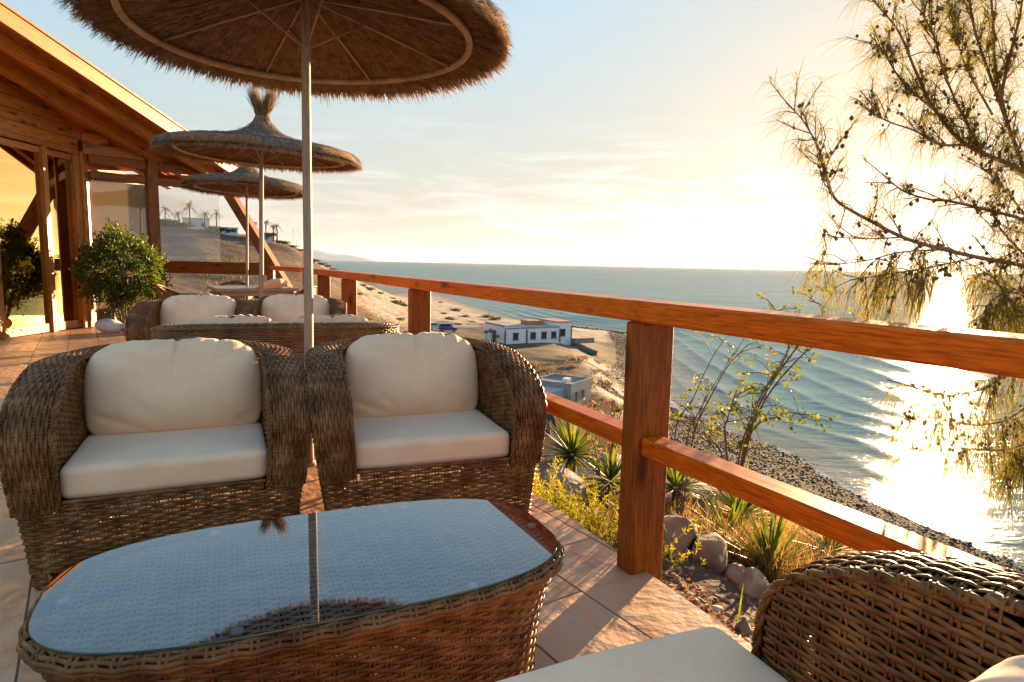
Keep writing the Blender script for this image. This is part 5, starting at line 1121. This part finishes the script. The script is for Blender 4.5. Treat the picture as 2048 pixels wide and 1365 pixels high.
for bi, (pl, r0, r1, dens, upb) in enumerate(br):
    P = spline(np.array([q_(*p) for p in pl]) - ct_base, 12 * len(pl)); L_ = np.r_[0, np.cumsum(np.linalg.norm(np.diff(P, axis=0), axis=1))]
    if bi == 0:
        P = np.vstack([spline([(0, 0, -.2), P[0] * [.4, .4, .5], P[0]], 10)[:-1], P]); L_ = np.r_[0, np.cumsum(np.linalg.norm(np.diff(P, axis=0), axis=1))]; lm = MB(); lm.tube(P, .005 + (.050 - .005) * (1 - L_ / L_[-1]) ** 1.7, 10); lm.build('trunk', bark_m, cas); P = P[9:]; L_ = np.r_[0, np.cumsum(np.linalg.norm(np.diff(P, axis=0), axis=1))]
    else: lm = MB(); lm.tube(P, np.linspace(r0 * .75, r1 * .75, len(P)), 7); lm.build('branch', bark_m, cas)
    nt_ = int(L_[-1] / .032 * dens)
    for k in range(nt_):
        l = L_[-1] * (RNG.uniform(.12, 1) if bi else RNG.uniform(.45, 1)); i = min(np.searchsorted(L_, l), len(P) - 1); p = P[i]; T = norm(P[i] - P[max(i - 1, 0)])
        d = norm(T * RNG.uniform(.2, 1.0) + RNG.normal(0, .55, 3) + np.array([0, 0, upb])); ln = RNG.uniform(.04, .17); e = p + d * ln
        tw.tube([p, (p + e) / 2 + RNG.normal(0, .006, 3), e], [.0024, .002, .0013], 4, caps=False)
        m = RNG.integers(17, 31) if upb > .2 else RNG.integers(12, 22); t = RNG.uniform(.25, 1, m)[:, None]; b0 = p + (e - p) * t; D = norm(d * .9 + RNG.normal(0, .6, (m, 3)) + np.array([0, 0, .1 if upb > 0 else -.5])); blades(nd, b0, D, RNG.uniform(.06, .17, m), .0028, RNG.uniform(.25, 1.0, m) if upb > -.2 else RNG.uniform(.6, 1.3, m), 3)
        if RNG.random() < .62:
            for _ in range(RNG.integers(1, 4)): cone_c.append(p + (e - p) * RNG.uniform(.1, 1) + RNG.normal(0, .010, 3))
tw.build('twig', bark_m, cas); tag(nd.build('needles', needle_m, cas, smooth=False), kind='stuff')
cone_c = np.array(cone_c); n = len(cone_c); V = ico[None] * (RNG.uniform(.0052, .0088, (n, 1, 1)) * np.array([1, 1, 1.25])) + cone_c[:, None]; cn_b.add(V.reshape(-1, 3), None, (np.arange(n)[:, None, None] * 12 + icoF[None]).reshape(-1, 3)); tag(cn_b.build('cones', cone_m, cas, smooth=False), kind='stuff')

# ------------------------------------------------------------------ picket fence and walker on the path below
f0 = gp(1098, 855); f1 = gp(1222, 925); fv = f1 - f0; fl_ = np.linalg.norm(fv[:2]); fd = fv / fl_
fence = empty('picket_fence', tuple(f0), 0, 'weathered picket fence with a sagging pale rope below the terrace', 'fence')
npk = int(fl_ / .16); tops = []
for k in range(npk + 1):
    q = f0 + fv * k / npk; z = gz(q[0], q[1]); h = random.uniform(.85, 1.0); b = beam('picket', (q[0], q[1], z - .1), (q[0], q[1], z + h), .06, .035, picket_m, fence, b=.004, up=(fd[0], fd[1], 0)); tops.append((q[0], q[1], z + h * .78))
rbm = MB(); T_ = np.array(tops) - f0; T_[:, 0] += .06 * fd[1]; T_[:, 1] -= .06 * fd[0]; T_[:, 2] += .03 * np.sin(np.arange(len(T_)) * 1.9); rbm.tube(spline(T_, len(T_) * 3), .035, 7); rbm.build('rope', rope_m, fence)

def make_person(p, h, face):
    """standing walker, skinned as one body"""
    root = empty('person', tuple(p), face, 'person in a dark blue jacket with bare calves walking on the path below the railing', 'person')
    def skin(name, verts, edges, radii, mat, parent, rootv=0):
        me = bpy.data.meshes.new(name); me.from_pydata([tuple(np.array(v) * h) for v in verts], edges, []); o = obj(name, me, mat, parent)
        bpy.context.view_layer.objects.active = o; md = o.modifiers.new('skin', 'SKIN'); md.use_smooth_shade = True
        for i, r_ in enumerate(radii): me.skin_vertices[0].data[i].radius = (r_[0] * h, r_[1] * h) if isinstance(r_, tuple) else (r_ * h, r_ * h)
        me.skin_vertices[0].data[rootv].use_root = True
        s = o.modifiers.new('sub', 'SUBSURF'); s.levels = 1; s.render_levels = 1; return o
    v = [(0, 0, .52), (0, 0, .62), (0, 0, .74), (0, 0, .82), (0, .005, .86), (0, .01, .90), (0, .01, .96), (0, .01, .99),
         (.055, 0, .50), (.06, -.05, .28), (.06, -.02, .05), (.06, -.09, .015), (-.055, 0, .50), (-.06, .06, .28), (-.06, .11, .06), (-.06, .05, .015),
         (.12, 0, .80), (.15, .02, .63), (.15, -.04, .49), (.15, -.06, .45), (-.12, 0, .80), (-.15, -.03, .63), (-.15, -.08, .49), (-.15, -.10, .45)]
    e = [(0, 1), (1, 2), (2, 3), (3, 4), (4, 5), (5, 6), (6, 7), (0, 8), (8, 9), (9, 10), (10, 11), (0, 12), (12, 13), (13, 14), (14, 15), (3, 16), (16, 17), (17, 18), (18, 19), (3, 20), (20, 21), (21, 22), (22, 23)]
    r = [(.085, .06), (.075, .055), (.09, .06), (.07, .05), .032, .045, .05, .03, .052, .036, .022, .024, .052, .036, .022, .024, .036, .028, .02, .018, .036, .028, .02, .018]
    skin('body', v, e, r, skin_m, root)
    vj = [(0, 0, .44), (0, 0, .52), (0, 0, .62), (0, 0, .74), (0, 0, .82), (.12, 0, .80), (.15, .02, .63), (.15, -.04, .50), (-.12, 0, .80), (-.15, -.03, .63), (-.15, -.08, .50)]
    skin('jacket', vj, [(0, 1), (1, 2), (2, 3), (3, 4), (4, 5), (5, 6), (6, 7), (4, 8), (8, 9), (9, 10)], [(.10, .08), (.10, .075), (.09, .07), (.105, .072), (.085, .06), .044, .036, .03, .044, .036, .03], jacket_m, root)
    V, Q = cube_grid(8); P = norm(V) * np.array([.052, .058, .062]) * h + np.array([0, .008, .955]) * h; P[:, 2] = np.maximum(P[:, 2], .925 * h); obj('hair', meshdata('hair', P, Q), hair_m, root)
pp = at_dist(1088, 930, 15.4); pp[2] = gz(pp[0], pp[1]); make_person(pp, 1.68, R(150))

# ------------------------------------------------------------------ white house by the beach
def house_frame(pl, pr):
    v = pr - pl; v[2] = 0; L_ = np.linalg.norm(v); return v / L_, L_
hl = at_z(1010, 689, -13.5); hr = at_z(1119, 684, -13.5); hz = min(gz(hl[0], hl[1]), gz(hr[0], hr[1]), -13.4); hx_, hL = house_frame(hl.copy(), hr.copy()); hy_ = np.array([-hx_[1], hx_[0], 0])
ha = math.atan2(hx_[1], hx_[0]); wh = empty('white_house', (hl[0], hl[1], -13.55), ha, 'long low white beach house with brown corner stones and terracotta roof battlements', 'house')
def hbox(name, c, s, mat, par=None): return obj(name, bevel_box(name, s, 0), mat, par or wh, loc=c)
HD = 9.0; HH = 2.75
hbox('wall', (hL / 2, HD / 2, HH / 2 - .5), (hL, HD, HH + 1), white_wall)
hbox('roof', (hL / 2, HD / 2, HH + .09), (hL - .5, HD - .5, .16), roof_flat); hbox('parapet', (hL / 2, .12, HH + .18), (hL + .1, .26, .30), roof_flat); hbox('parapet', (.12, HD / 2 + .13, HH + .18), (.26, HD, .30), white_wall)
for k in range(8):
    m_ = hbox('battlement', (.12, .9 + k * 1.05, HH + .52), (.30, .5, .42), terracotta); 
    hbox('cap', (0, 0, .25), (.36, .56, .09), white_wall, m_)
for x in (.0, hL * .385, hL):   # toothed brown corner stones
    for k in range(9): hbox('quoin', (x, -.03, .10 + k * .30), (.36 if k % 2 else .24, .16, .26), quoin_m)
for x in (hL * .185, hL * .50, hL * .70, hL * .885):
    f = hbox('window', (x, -.03, 1.42), (1.10, .14, 1.15), shutter_m); hbox('pane', (0, -.065, 0), (.86, .03, .9), car_glass, f); hbox('sill', (0, -.06, -.64), (1.3, .2, .1), quoin_m, f); hbox('lintel', (0, -.05, .64), (1.3, .18, .1), quoin_m, f); hbox('mullion', (0, -.085, 0), (.08, .03, .9), shutter_m, f)
d_ = hbox('door', (-.02, 4.4, 1.1), (.12, 1.2, 2.2), shutter_m); hbox('handle', (-.09, .4, 0), (.06, .06, .12), dark_metal, d_)
hbox('wing', (hL + 1.6, 4.6, HH / 2 + .1), (3.3, 7.5, HH + .9 + .8), white_wall); hbox('wing_roof', (hL + 1.6, 4.6, HH + 1.02), (3.5, 7.7, .18), terracotta)
w2 = hbox('window', (hL + 1.1, .82, 1.7), (1.4, .12, 1.5), shutter_m); hbox('pane', (0, -.05, 0), (1.1, .04, 1.2), car_glass, w2)
for k in range(9): hbox('quoin', (hL + 3.25, .85, .2 + k * .34), (.34 if k % 2 else .22, .16, .28), quoin_m)
rv = hbox('roof_hump', (hL * .78, 6.2, HH + .55), (3.4, 3.2, .9), terracotta)
hbox('terrace_wall', (hL + 5.4, 1.2, .1), (4.6, 3.6, 1.0), stone_wall_m)
hbox('plinth', (hL / 2, -.15, -.75), (hL + .8, .5, 1.0), grey_wall)
sw = gp(1140, 690); se = gp(1192, 712); lw = empty('stone_wall', tuple(sw), 0, 'long low dark stone wall running from the white house towards the beach', 'wall')
beam('wall', (*sw[:2], sw[2] + .2), (*se[:2], se[2] + .2), .6, 1.5, stone_wall_m, lw, b=.05)
# plants against the end wall of the house
def far_plant(name, p, label, cat, size, n, mat, trunk=.0, group=None, spread=(1, 1, .8), leafL=.35):
    root = empty(name, tuple(p), random.uniform(0, 6), label, cat, group); b = MB()
    if trunk > 0: s = MB(); s.tube([(0, 0, -.2), (.05 * trunk, 0, trunk * .5), (0, 0, trunk)], [.10 * max(trunk / 3, .4)] * 3, 6); s.build('trunk', palm_bark, root)
    cl = RNG.normal(0, .42, (max(6, n // 12), 3)); cl[:, 2] = np.abs(cl[:, 2]); c = cl[RNG.integers(0, len(cl), n)] + RNG.normal(0, .18, (n, 3)); c *= np.array(spread) * size; c[:, 2] = np.abs(c[:, 2]) + trunk
    leaf_cloud(b, c, leafL * size * RNG.uniform(.6, 1.2, n), leafL * .45 * size, RNG.normal(0, 1, (n, 3)) + [0, 0, .4]); o = b.build('foliage', mat, root, smooth=False); tag(o, kind='stuff'); return root
def palm(p, h, label, cr=1.6, n=22, group=None):
    root = empty('palm_tree', tuple(p), random.uniform(0, 6), label, 'palm', group); s = MB(); s.tube([(0, 0, -.5), (.1, .05, h * .5), (0, 0, h)], [.20, .16, .15], 7); s.build('trunk', palm_bark, root)
    b = MB(); 
    for k in range(n):
        a = 2 * PI * k / n + RNG.uniform(-.2, .2); el = RNG.uniform(-.35, 1.15); L_ = cr * RNG.uniform(.85, 1.1); t = np.linspace(0, 1, 9); r = L_ * t * math.cos(el); z = h + L_ * t * math.sin(el) - L_ * .75 * t ** 2 * math.cos(el)
        C = np.stack([r * math.cos(a), r * math.sin(a), z], 1); sd = np.array([-math.sin(a), math.cos(a), 0])
        for q in range(1, 9):
            for sg in (-1, 1):
                tip = C[q] + sd * sg * .34 * cr / 1.6 * (1 - .6 * abs(t[q] - .4)) + (C[q] - C[q - 1]) * .6 - [0, 0, .12]; o = (C[q] - C[q - 1]) * .45; b.add([C[q] - o, C[q], tip], None, [[0, 1, 2]])
    tag(b.build('crown', palm_leaf, root, smooth=False), kind='stuff'); return root
hp = lambda x, y: (np.array([hl[0], hl[1], 0]) + hx_ * x + hy_ * y)
for x, y, t, lb_ in ((-.9, 1.6, 1.2, 'small palm-like plant against the end wall of the white house'), (-1.0, 3.6, 1.9, 'tall dark plant beside the door of the white house'), (-.8, 6.0, 1.5, 'slim green plant at the back corner of the white house')):
    p = hp(x, y); p[2] = -13.6; far_plant('house_plant', p, lb_, 'plant', .75, 120, scrub_m, trunk=t)

# ------------------------------------------------------------------ grey flat-roofed ruin below the terrace
ra = at_z(1141, 815, -13); rb_ = at_z(1181, 800, -13); rx, rL = house_frame(ra.copy(), rb_.copy()); ry = np.array([-rx[1], rx[0], 0]); rz0 = -13.2
ru = empty('grey_outbuilding', (ra[0], ra[1], rz0), math.atan2(rx[1], rx[0]), 'old grey flat-roofed outbuilding with a roof parapet and blocked windows', 'building')
def rbx(name, c, s, mat, par=None): return obj(name, bevel_box(name, s, 0), mat, par or ru, loc=c)
RD = 4.6; RH = 2.3
rbx('wall', (rL / 2, RD / 2, RH / 2 - .6), (rL, RD, RH + 1.2), grey_wall); rbx('roof', (rL / 2, RD / 2, RH + .02), (rL - .3, RD - .3, .06), roof_dark)
for c, s in (((rL / 2, .08, RH + .12), (rL, .16, .28)), ((rL / 2, RD - .08, RH + .12), (rL, .16, .28)), ((.08, RD / 2, RH + .12), (.16, RD - .34, .28)), ((rL - .08, RD / 2, RH + .12), (.16, RD - .34, .28))): rbx('parapet', c, s, grey_wall)
for x in (rL * .30, rL * .62): f = rbx('window', (x, -.02, 1.15), (.62, .10, .95), shutter_m); rbx('frame', (0, -.04, 0), (.08, .04, .95), grey_wall, f)
rbx('chimney', (rL * .45, 1.6, RH + .22), (.8, .6, .4), white_wall)
rbx('wing', (-2.6, RD / 2 + .3, RH / 2 - .75), (5.2, RD - .8, RH + .7), blue_wall); rbx('wing_roof', (-2.6, RD / 2 + .3, RH - .34), (5.3, RD - .7, .10), roof_flat); rbx('wing_parapet', (-.6, RD + .2, RH + .0), (1.2, .2, .9), white_wall)

# ------------------------------------------------------------------ cars parked on the dirt
def make_car(name, p, rz, paint, label, tall):
    root = empty(name, tuple(p), rz, label, 'car', 'cars parked above the beach'); L_, W_, = 3.7, 1.65
    pr = [(-1.85, .35), (-1.85, .95), (-1.75, tall), (.55, tall), (.95, 1.02), (1.75, .92), (1.85, .7), (1.85, .35)]; b = MB(); n = len(pr); V = [[x, y * (.90 if z > 1.1 else 1), z] for y in (-W_ / 2, W_ / 2) for x, z in pr]; b.add(V, [[i, (i + 1) % n, n + (i + 1) % n, n + i] for i in range(n)]); me = b.mesh('body', False)
    bm = bmesh.new(); bm.from_mesh(me); bm.verts.ensure_lookup_table(); bm.faces.new([bm.verts[i] for i in range(n)]); bm.faces.new([bm.verts[n + i] for i in range(n)][::-1]); bmesh.ops.recalc_face_normals(bm, faces=bm.faces); bmesh.ops.bevel(bm, geom=list(bm.edges), offset=.05, segments=2, affect='EDGES'); bm.to_mesh(me); bm.free(); obj('body', me, paint, root)
    for s in (-1, 1):
        for x0, x1 in ((-1.55, -.75), (-.65, .25)): obj('side_window', bevel_box('side_window', (x1 - x0, .04, .42), .01), car_glass, root, loc=((x0 + x1) / 2, s * (W_ / 2 * .955), (tall + .95) / 2))
        for x in (-1.15, 1.15):
            wm = MB(); wm.tube([(x, s * (W_ / 2 - .2), .33), (x, s * (W_ / 2 + .02), .33)], .33, 18); o = wm.build('wheel', rubber, root); hm = MB(); hm.tube([(x, s * (W_ / 2 + .0), .33), (x, s * (W_ / 2 + .035), .33)], .18, 12); hm.build('rim', grey_wall, o)
        obj('headlight', bevel_box('headlight', (.05, .28, .16), .02), white_wall, root, loc=(1.85, s * .55, .75))
    obj('windscreen', bevel_box('windscreen', (.04, W_ * .8, .52), .01), car_glass, root, M4=Matrix.Translation((.77, 0, (tall + 1.02) / 2)) @ Matrix.Rotation(R(-34), 4, 'Y'))
    obj('bumper', bevel_box('bumper', (.12, W_ * .96, .16), .03), dark_metal, root, loc=(1.87, 0, .45)); return root
p = gp(896, 664); make_car('parked_car', p, R(10), paint_blue, 'dark blue boxy off-road car parked on the dirt above the beach', 1.75)
p = gp(868, 660); make_car('parked_car', p, R(35), paint_pale, 'pale blue car parked behind the dark blue one', 1.5)

# ------------------------------------------------------------------ scrub on dunes and bank
ORD = ['first', 'second', 'third', 'fourth', 'fifth', 'sixth', 'seventh', 'eighth', 'ninth', 'tenth', 'eleventh', 'twelfth', 'thirteenth']
def row_labels(pts, cuts, names, tail):
    rows = {}
    for k, p in enumerate(pts): rows.setdefault(sum(p[1] > c for c in cuts), []).append((p[0], k))
    out_ = [None] * len(pts)
    for r_, m_ in rows.items():
        for q_i, (_, k) in enumerate(sorted(m_)): out_[k] = '%s shrub, %s from the left, in the %s' % (tail, ORD[q_i], names[r_])
    return out_
DB = [(880, 606, 1.5), (908, 622, 2.8), (886, 628, 1.6), (932, 634, 1.7), (902, 640, 2.2), (945, 645, 1.2), (972, 636, 3.0), (990, 640, 2.6), (860, 612, 1.2), (790, 608, 2.6), (740, 580, 2.2), (725, 572, 1.8), (760, 588, 1.6), (797, 578, 2.0), (808, 612, 2.2), (850, 602, 1.6), (786, 598, 1.4), (718, 590, 1.6), (830, 630, 1.4), (800, 640, 1.5), (770, 650, 1.4), (730, 640, 1.2), (915, 650, 1.3)]
_bs = []; DBL = row_labels(DB, (600, 615, 631, 641), ['farthest row', 'second farthest row', 'middle row', 'row above the cars', 'row beside the cars'], 'dark dune')
for k in range(3): 
    t = far_plant('dune_shrub', (0, 0, 0), 'dark round shrub on the pale dune sand', 'shrub', 1.0, 260, scrub_m, group='shrubs on the dune sand', spread=(1, 1, .55), leafL=.30); _bs.append(t)
for k, (px, py, s) in enumerate(DB):
    p = gp(px, py); o = _bs[k] if k < 3 else copy_tree(_bs[k % 3]); o.location = (p[0], p[1], p[2] - .05); o.scale = (s * .75, s * .75, s * .62); o.rotation_euler = (0, 0, random.uniform(0, 6))
    o['label'] = DBL[k]
BK = [(1130, 715), (1150, 722), (1140, 735), (1190, 745), (1205, 770), (1180, 758), (1170, 790), (1215, 735), (1195, 725), (1165, 715), (1220, 815), (1150, 820), (1110, 820), (1135, 828), (1195, 815), (1205, 835), (1080, 760), (1100, 745), (1060, 735), (1120, 755), (1170, 772), (1140, 775), (1210, 800), (1230, 815), (1185, 830), (1160, 840), (1040, 725), (1090, 730), (1020, 715), (1100, 775), (1128, 800)]
BKL = row_labels(BK, (724, 744, 765, 810), ['row just below the white house', 'second row below the white house', 'row above the grey outbuilding', 'row around the grey outbuilding', 'row nearest the terrace'], 'dry golden bank')
b0 = far_plant('dry_shrub', (0, 0, 0), 'low dry golden shrub on the dirt bank below the houses', 'shrub', 1.0, 240, scrub_dry, group='dry shrubs on the bank', spread=(1.2, 1.2, .45), leafL=.26)
for k, (px, py) in enumerate(BK):
    p = gp(px, py); o = b0 if k == 0 else copy_tree(b0); o.location = (p[0], p[1], p[2] - .05); s = random.uniform(.8, 1.7) * (1 if py < 800 else .8); o.scale = (s, s, s * random.uniform(.6, 1)); o.rotation_euler = (0, 0, random.uniform(0, 6))
    o['label'] = BKL[k]
# low dry scrub spread over bank and hillside: nobody could count it
def scrub_stuff(name, pts, size, n_each, mat, label):
    b = MB(); m = len(pts); c = np.repeat(pts, n_each, 0) + RNG.normal(0, 1, (m * n_each, 3)) * np.repeat(size, n_each)[:, None] * np.array([.5, .5, .22]); c[:, 2] = np.maximum(c[:, 2], np.repeat(pts[:, 2], n_each))
    leaf_cloud(b, c, np.repeat(size, n_each) * RNG.uniform(.3, .6, len(c)), np.repeat(size, n_each) * .16, RNG.normal(0, 1, (len(c), 3)) + [0, 0, .5]); return tag(b.build(name, mat, smooth=False), label, 'scrub', kind='stuff')
def ground_pts(n, az0, az1, d0, d1):
    az = R(1) * RNG.uniform(az0, az1, n); d = np.exp(RNG.uniform(math.log(d0), math.log(d1), n)); P = np.c_[d * np.sin(az), d * np.cos(az), np.zeros(n)]; P[:, 2] = ground(P[:, :2]); return P[P[:, 2] > SEA + 2.2]
pts = ground_pts(2600, -26, -7, 55, 230); scrub_stuff('hill_scrub', pts, RNG.uniform(.25, .9, len(pts)), 7, scrub_dry, 'thin dry scrub scattered over the brown hillside')
pts = ground_pts(520, -3, 12, 20, 90); scrub_stuff('bank_scrub', pts, RNG.uniform(.2, .6, len(pts)), 9, scrub_dry, 'dry ground scrub on the dirt bank'); pts = ground_pts(420, 12, 34, 8, 40); scrub_stuff('slope_scrub', pts, RNG.uniform(.12, .35, len(pts)), 9, leaf_dry, 'dry grass and scrub on the slope under the terrace')
# ridge line bushes on the headland
for k, (px, py, s) in enumerate([(585, 492, 1.6), (600, 499, 1.5), (627, 520, 2.0), (642, 527, 1.6), (652, 531, 1.5), (664, 537, 1.5), (676, 540, 1.5), (612, 508, 1.3)]):
    p = gp(px, py + 3); o = copy_tree(_bs[k % 3]); o.name = 'ridge_shrub'; o.location = p; o.scale = (s * .8, s * .8, s * .6); o['label'] = '%s dark shrub down the skyline of the headland ridge' % ['first', 'second', 'fourth', 'fifth', 'sixth', 'seventh', 'last', 'third'][k]; o['group'] = 'shrubs along the headland ridge'

# ------------------------------------------------------------------ pebble beach
n = 60000; a = RNG.uniform(0, 1, n); seg = np.array([at_z(*q, SEA)[:2] for q in [(1245, 668), (1300, 735), (1345, 815), (1420, 850), (1560, 900), (1750, 1010), (2048, 1140), (2500, 1330)]]); tpos = a * (len(seg) - 1); i = tpos.astype(int); f = (tpos - i)[:, None]
q0 = seg[i] + (seg[i + 1] - seg[i]) * f; sg_ = seg[i + 1] - seg[i]; nr = np.stack([sg_[:, 1], -sg_[:, 0]], 1) / np.linalg.norm(sg_, axis=1)[:, None]; off = RNG.uniform(-1.5, 13, n) * np.clip(.35 + (tpos - .6) * .35, .35, 1); P = np.c_[q0 - nr * off[:, None] * -1 * -1, np.zeros(n)]
P[:, :2] = q0 + nr * off[:, None]; P[:, 2] = ground(P[:, :2]); keep = (P[:, 2] < SEA + 5) & (P[:, 2] > SEA - .5) & (np.abs(np.arctan2(P[:, 0], P[:, 1])) < .8); P = P[keep][:34000]
stones('pebbles', P, RNG.gamma(2.0, .022, len(P)) + .022, pebble_m, 'dark pebbles and stones covering the beach', 'pebbles')
P = np.array([[*(SHORE[5] + (SHORE[4] - SHORE[5]) * t + RNG.normal(0, 1.2, 2)), SEA + .1] for t in RNG.uniform(0, 1, 260)]); stones('shore_rocks', P, RNG.uniform(.15, .5, len(P)), pebble_m, 'dark rocks at the waterline beyond the white house', 'rocks')

# ------------------------------------------------------------------ villas, walls and palms on the hill
def hill_box(name, px0, px1, py_top, py_bot, d, depth, mat, label, cat):
    d *= .865; a = at_dist(px0, py_bot, d); b = at_dist(px1, py_bot, d); v, L_ = house_frame(a.copy(), b.copy()); h = (py_bot - py_top) / FPX * d; z = a[2]
    root = empty(name, (a[0], a[1], z), math.atan2(v[1], v[0]), label, cat); obj('wall', bevel_box('wall', (L_, depth, h + 3), .02), mat, root, loc=(L_ / 2, depth / 2, h / 2 - 1.5)); return root, L_, h
r1, L1, h1 = hill_box('garden_wall', 316, 366, 446, 452, 222, .4, white_wall, 'low white garden wall on the hill crest near the timber post', 'wall')
r2, L2, h2 = hill_box('white_villa', 366, 420, 440, 461, 214, 7, white_wall, 'white villa on the hill below the tallest palm', 'house')
r3, L3, h3 = hill_box('white_villa', 433, 476, 457, 468, 207, 6, white_wall, 'long white villa on the hill behind the slanted brace', 'house')
r4, L4, h4 = hill_box('white_villa', 497, 514, 448, 470, 201, 6, white_wall, 'small white villa with an upper floor between the two thin parasol poles', 'house')
r5, L5, h5 = hill_box('white_villa', 522, 548, 468, 477, 197, 5, white_wall, 'low white villa at the foot of the two hill palms', 'house')
for r_, L_, h_ in ((r2, L2, h2), (r3, L3, h3), (r4, L4, h4), (r5, L5, h5)):
    obj('roof', bevel_box('roof', (L_ + .3, 5, .2), 0), roof_flat, r_, loc=(L_ / 2, 2.7, h_ + .1)); nw = max(1, int(L_ / 2.6))
    for k in range(nw): obj('window', bevel_box('window', (.9, .1, min(1.0, h_ * .5)), 0), shutter_m, r_, loc=((k + .5) * L_ / nw, -.02, h_ * .5))
for px, pyb, pyt, d, cr, lb_ in ((380, 452, 418, 212, 2.5, 'tallest broad palm on the hill crest'), (332, 452, 424, 222, 2.2, 'left palm of the group beside the timber post on the hill'), (357, 455, 430, 220, 2.1, 'palm just left of the tallest one on the hill'), (411, 458, 430, 210, 1.9, 'bushy palm between the tallest palm and the thin one'), (434, 462, 430, 207, 1.6, 'thin palm behind the slanted timber brace'), (533, 476, 450, 196, 1.9, 'larger palm right of the parasol pole on the hill'), (547, 480, 455, 195, 1.2, 'small palm between two others near the headland'), (554, 482, 454, 194, 1.4, 'slim tall palm nearest to the headland ridge')):
    d *= .865; p = at_dist(px, pyb, d); palm(p, (pyb - pyt) / FPX * d, lb_, cr * 1.05, group='palms on the hill')
for k, (px, py, s) in enumerate([(325, 447, 3), (340, 448, 3), (352, 449, 2.6), (370, 452, 2.4), (424, 466, 3), (445, 460, 2.2), (400, 463, 1.6), (460, 462, 2.), (426, 458, 2.5), (517, 474, 2), (541, 470, 2), (560, 484, 1.6), (570, 486, 1.6)]):
    p = at_dist(px, py + 2, 178 - (px - 400) * .06); o = copy_tree(_bs[k % 3]); o.name = 'hill_shrub'; o.location = p; o.scale = (s * .7, s * .7, s * .75); o['label'] = '%s dark garden shrub from the left among the villas on the hill' % ['first', 'second', 'third', 'fourth', 'sixth', 'eighth', 'fifth', 'ninth', 'seventh', 'tenth', 'eleventh', 'twelfth', 'thirteenth'][k]; o['group'] = 'garden shrubs on the hill'
p = gp(586, 489); ag = empty('century_plant', tuple(p), 0, 'tall flower stalk of a century plant leaning on the headland skyline', 'plant'); s_ = MB(); hh = 29 / FPX * math.hypot(p[0], p[1]); s_.tube([(0, 0, -.3), (.25, 0, hh * .5), (.55, 0, hh)], [.07, .06, .03], 5); s_.build('stalk', palm_bark, ag); lf = MB(); c = np.array([.45, 0, hh * .78]) + RNG.normal(0, 1, (70, 3)) * [.22, .2, hh * .17]; leaf_cloud(lf, c, .42, .2, RNG.normal(0, 1, (70, 3))); lf.build('flower_head', scrub_m, ag, smooth=False)

# ------------------------------------------------------------------ sea haze
hb_ = MB(); hb_.box((0, 6000, (120 + SEA * 2 - 20) / 2 + 100), (76000, 76000, 360)); hm_ = bpy.data.materials.new('haze'); hm_.use_nodes = True; ht = hm_.node_tree; ht.nodes.clear()
ho = ht.nodes.new('ShaderNodeOutputMaterial'); hv = ht.nodes.new('ShaderNodeVolumePrincipled'); hv.inputs['Color'].default_value = (.92, .90, .88, 1); hv.inputs['Density'].default_value = 0.9e-5; hv.inputs['Anisotropy'].default_value = .35
ht.links.new(hv.outputs[0], ho.inputs['Volume']); hz_o = hb_.build('haze', hm_, smooth=False); tag(hz_o, 'thin pale evening haze over the sea', 'haze', kind='stuff')
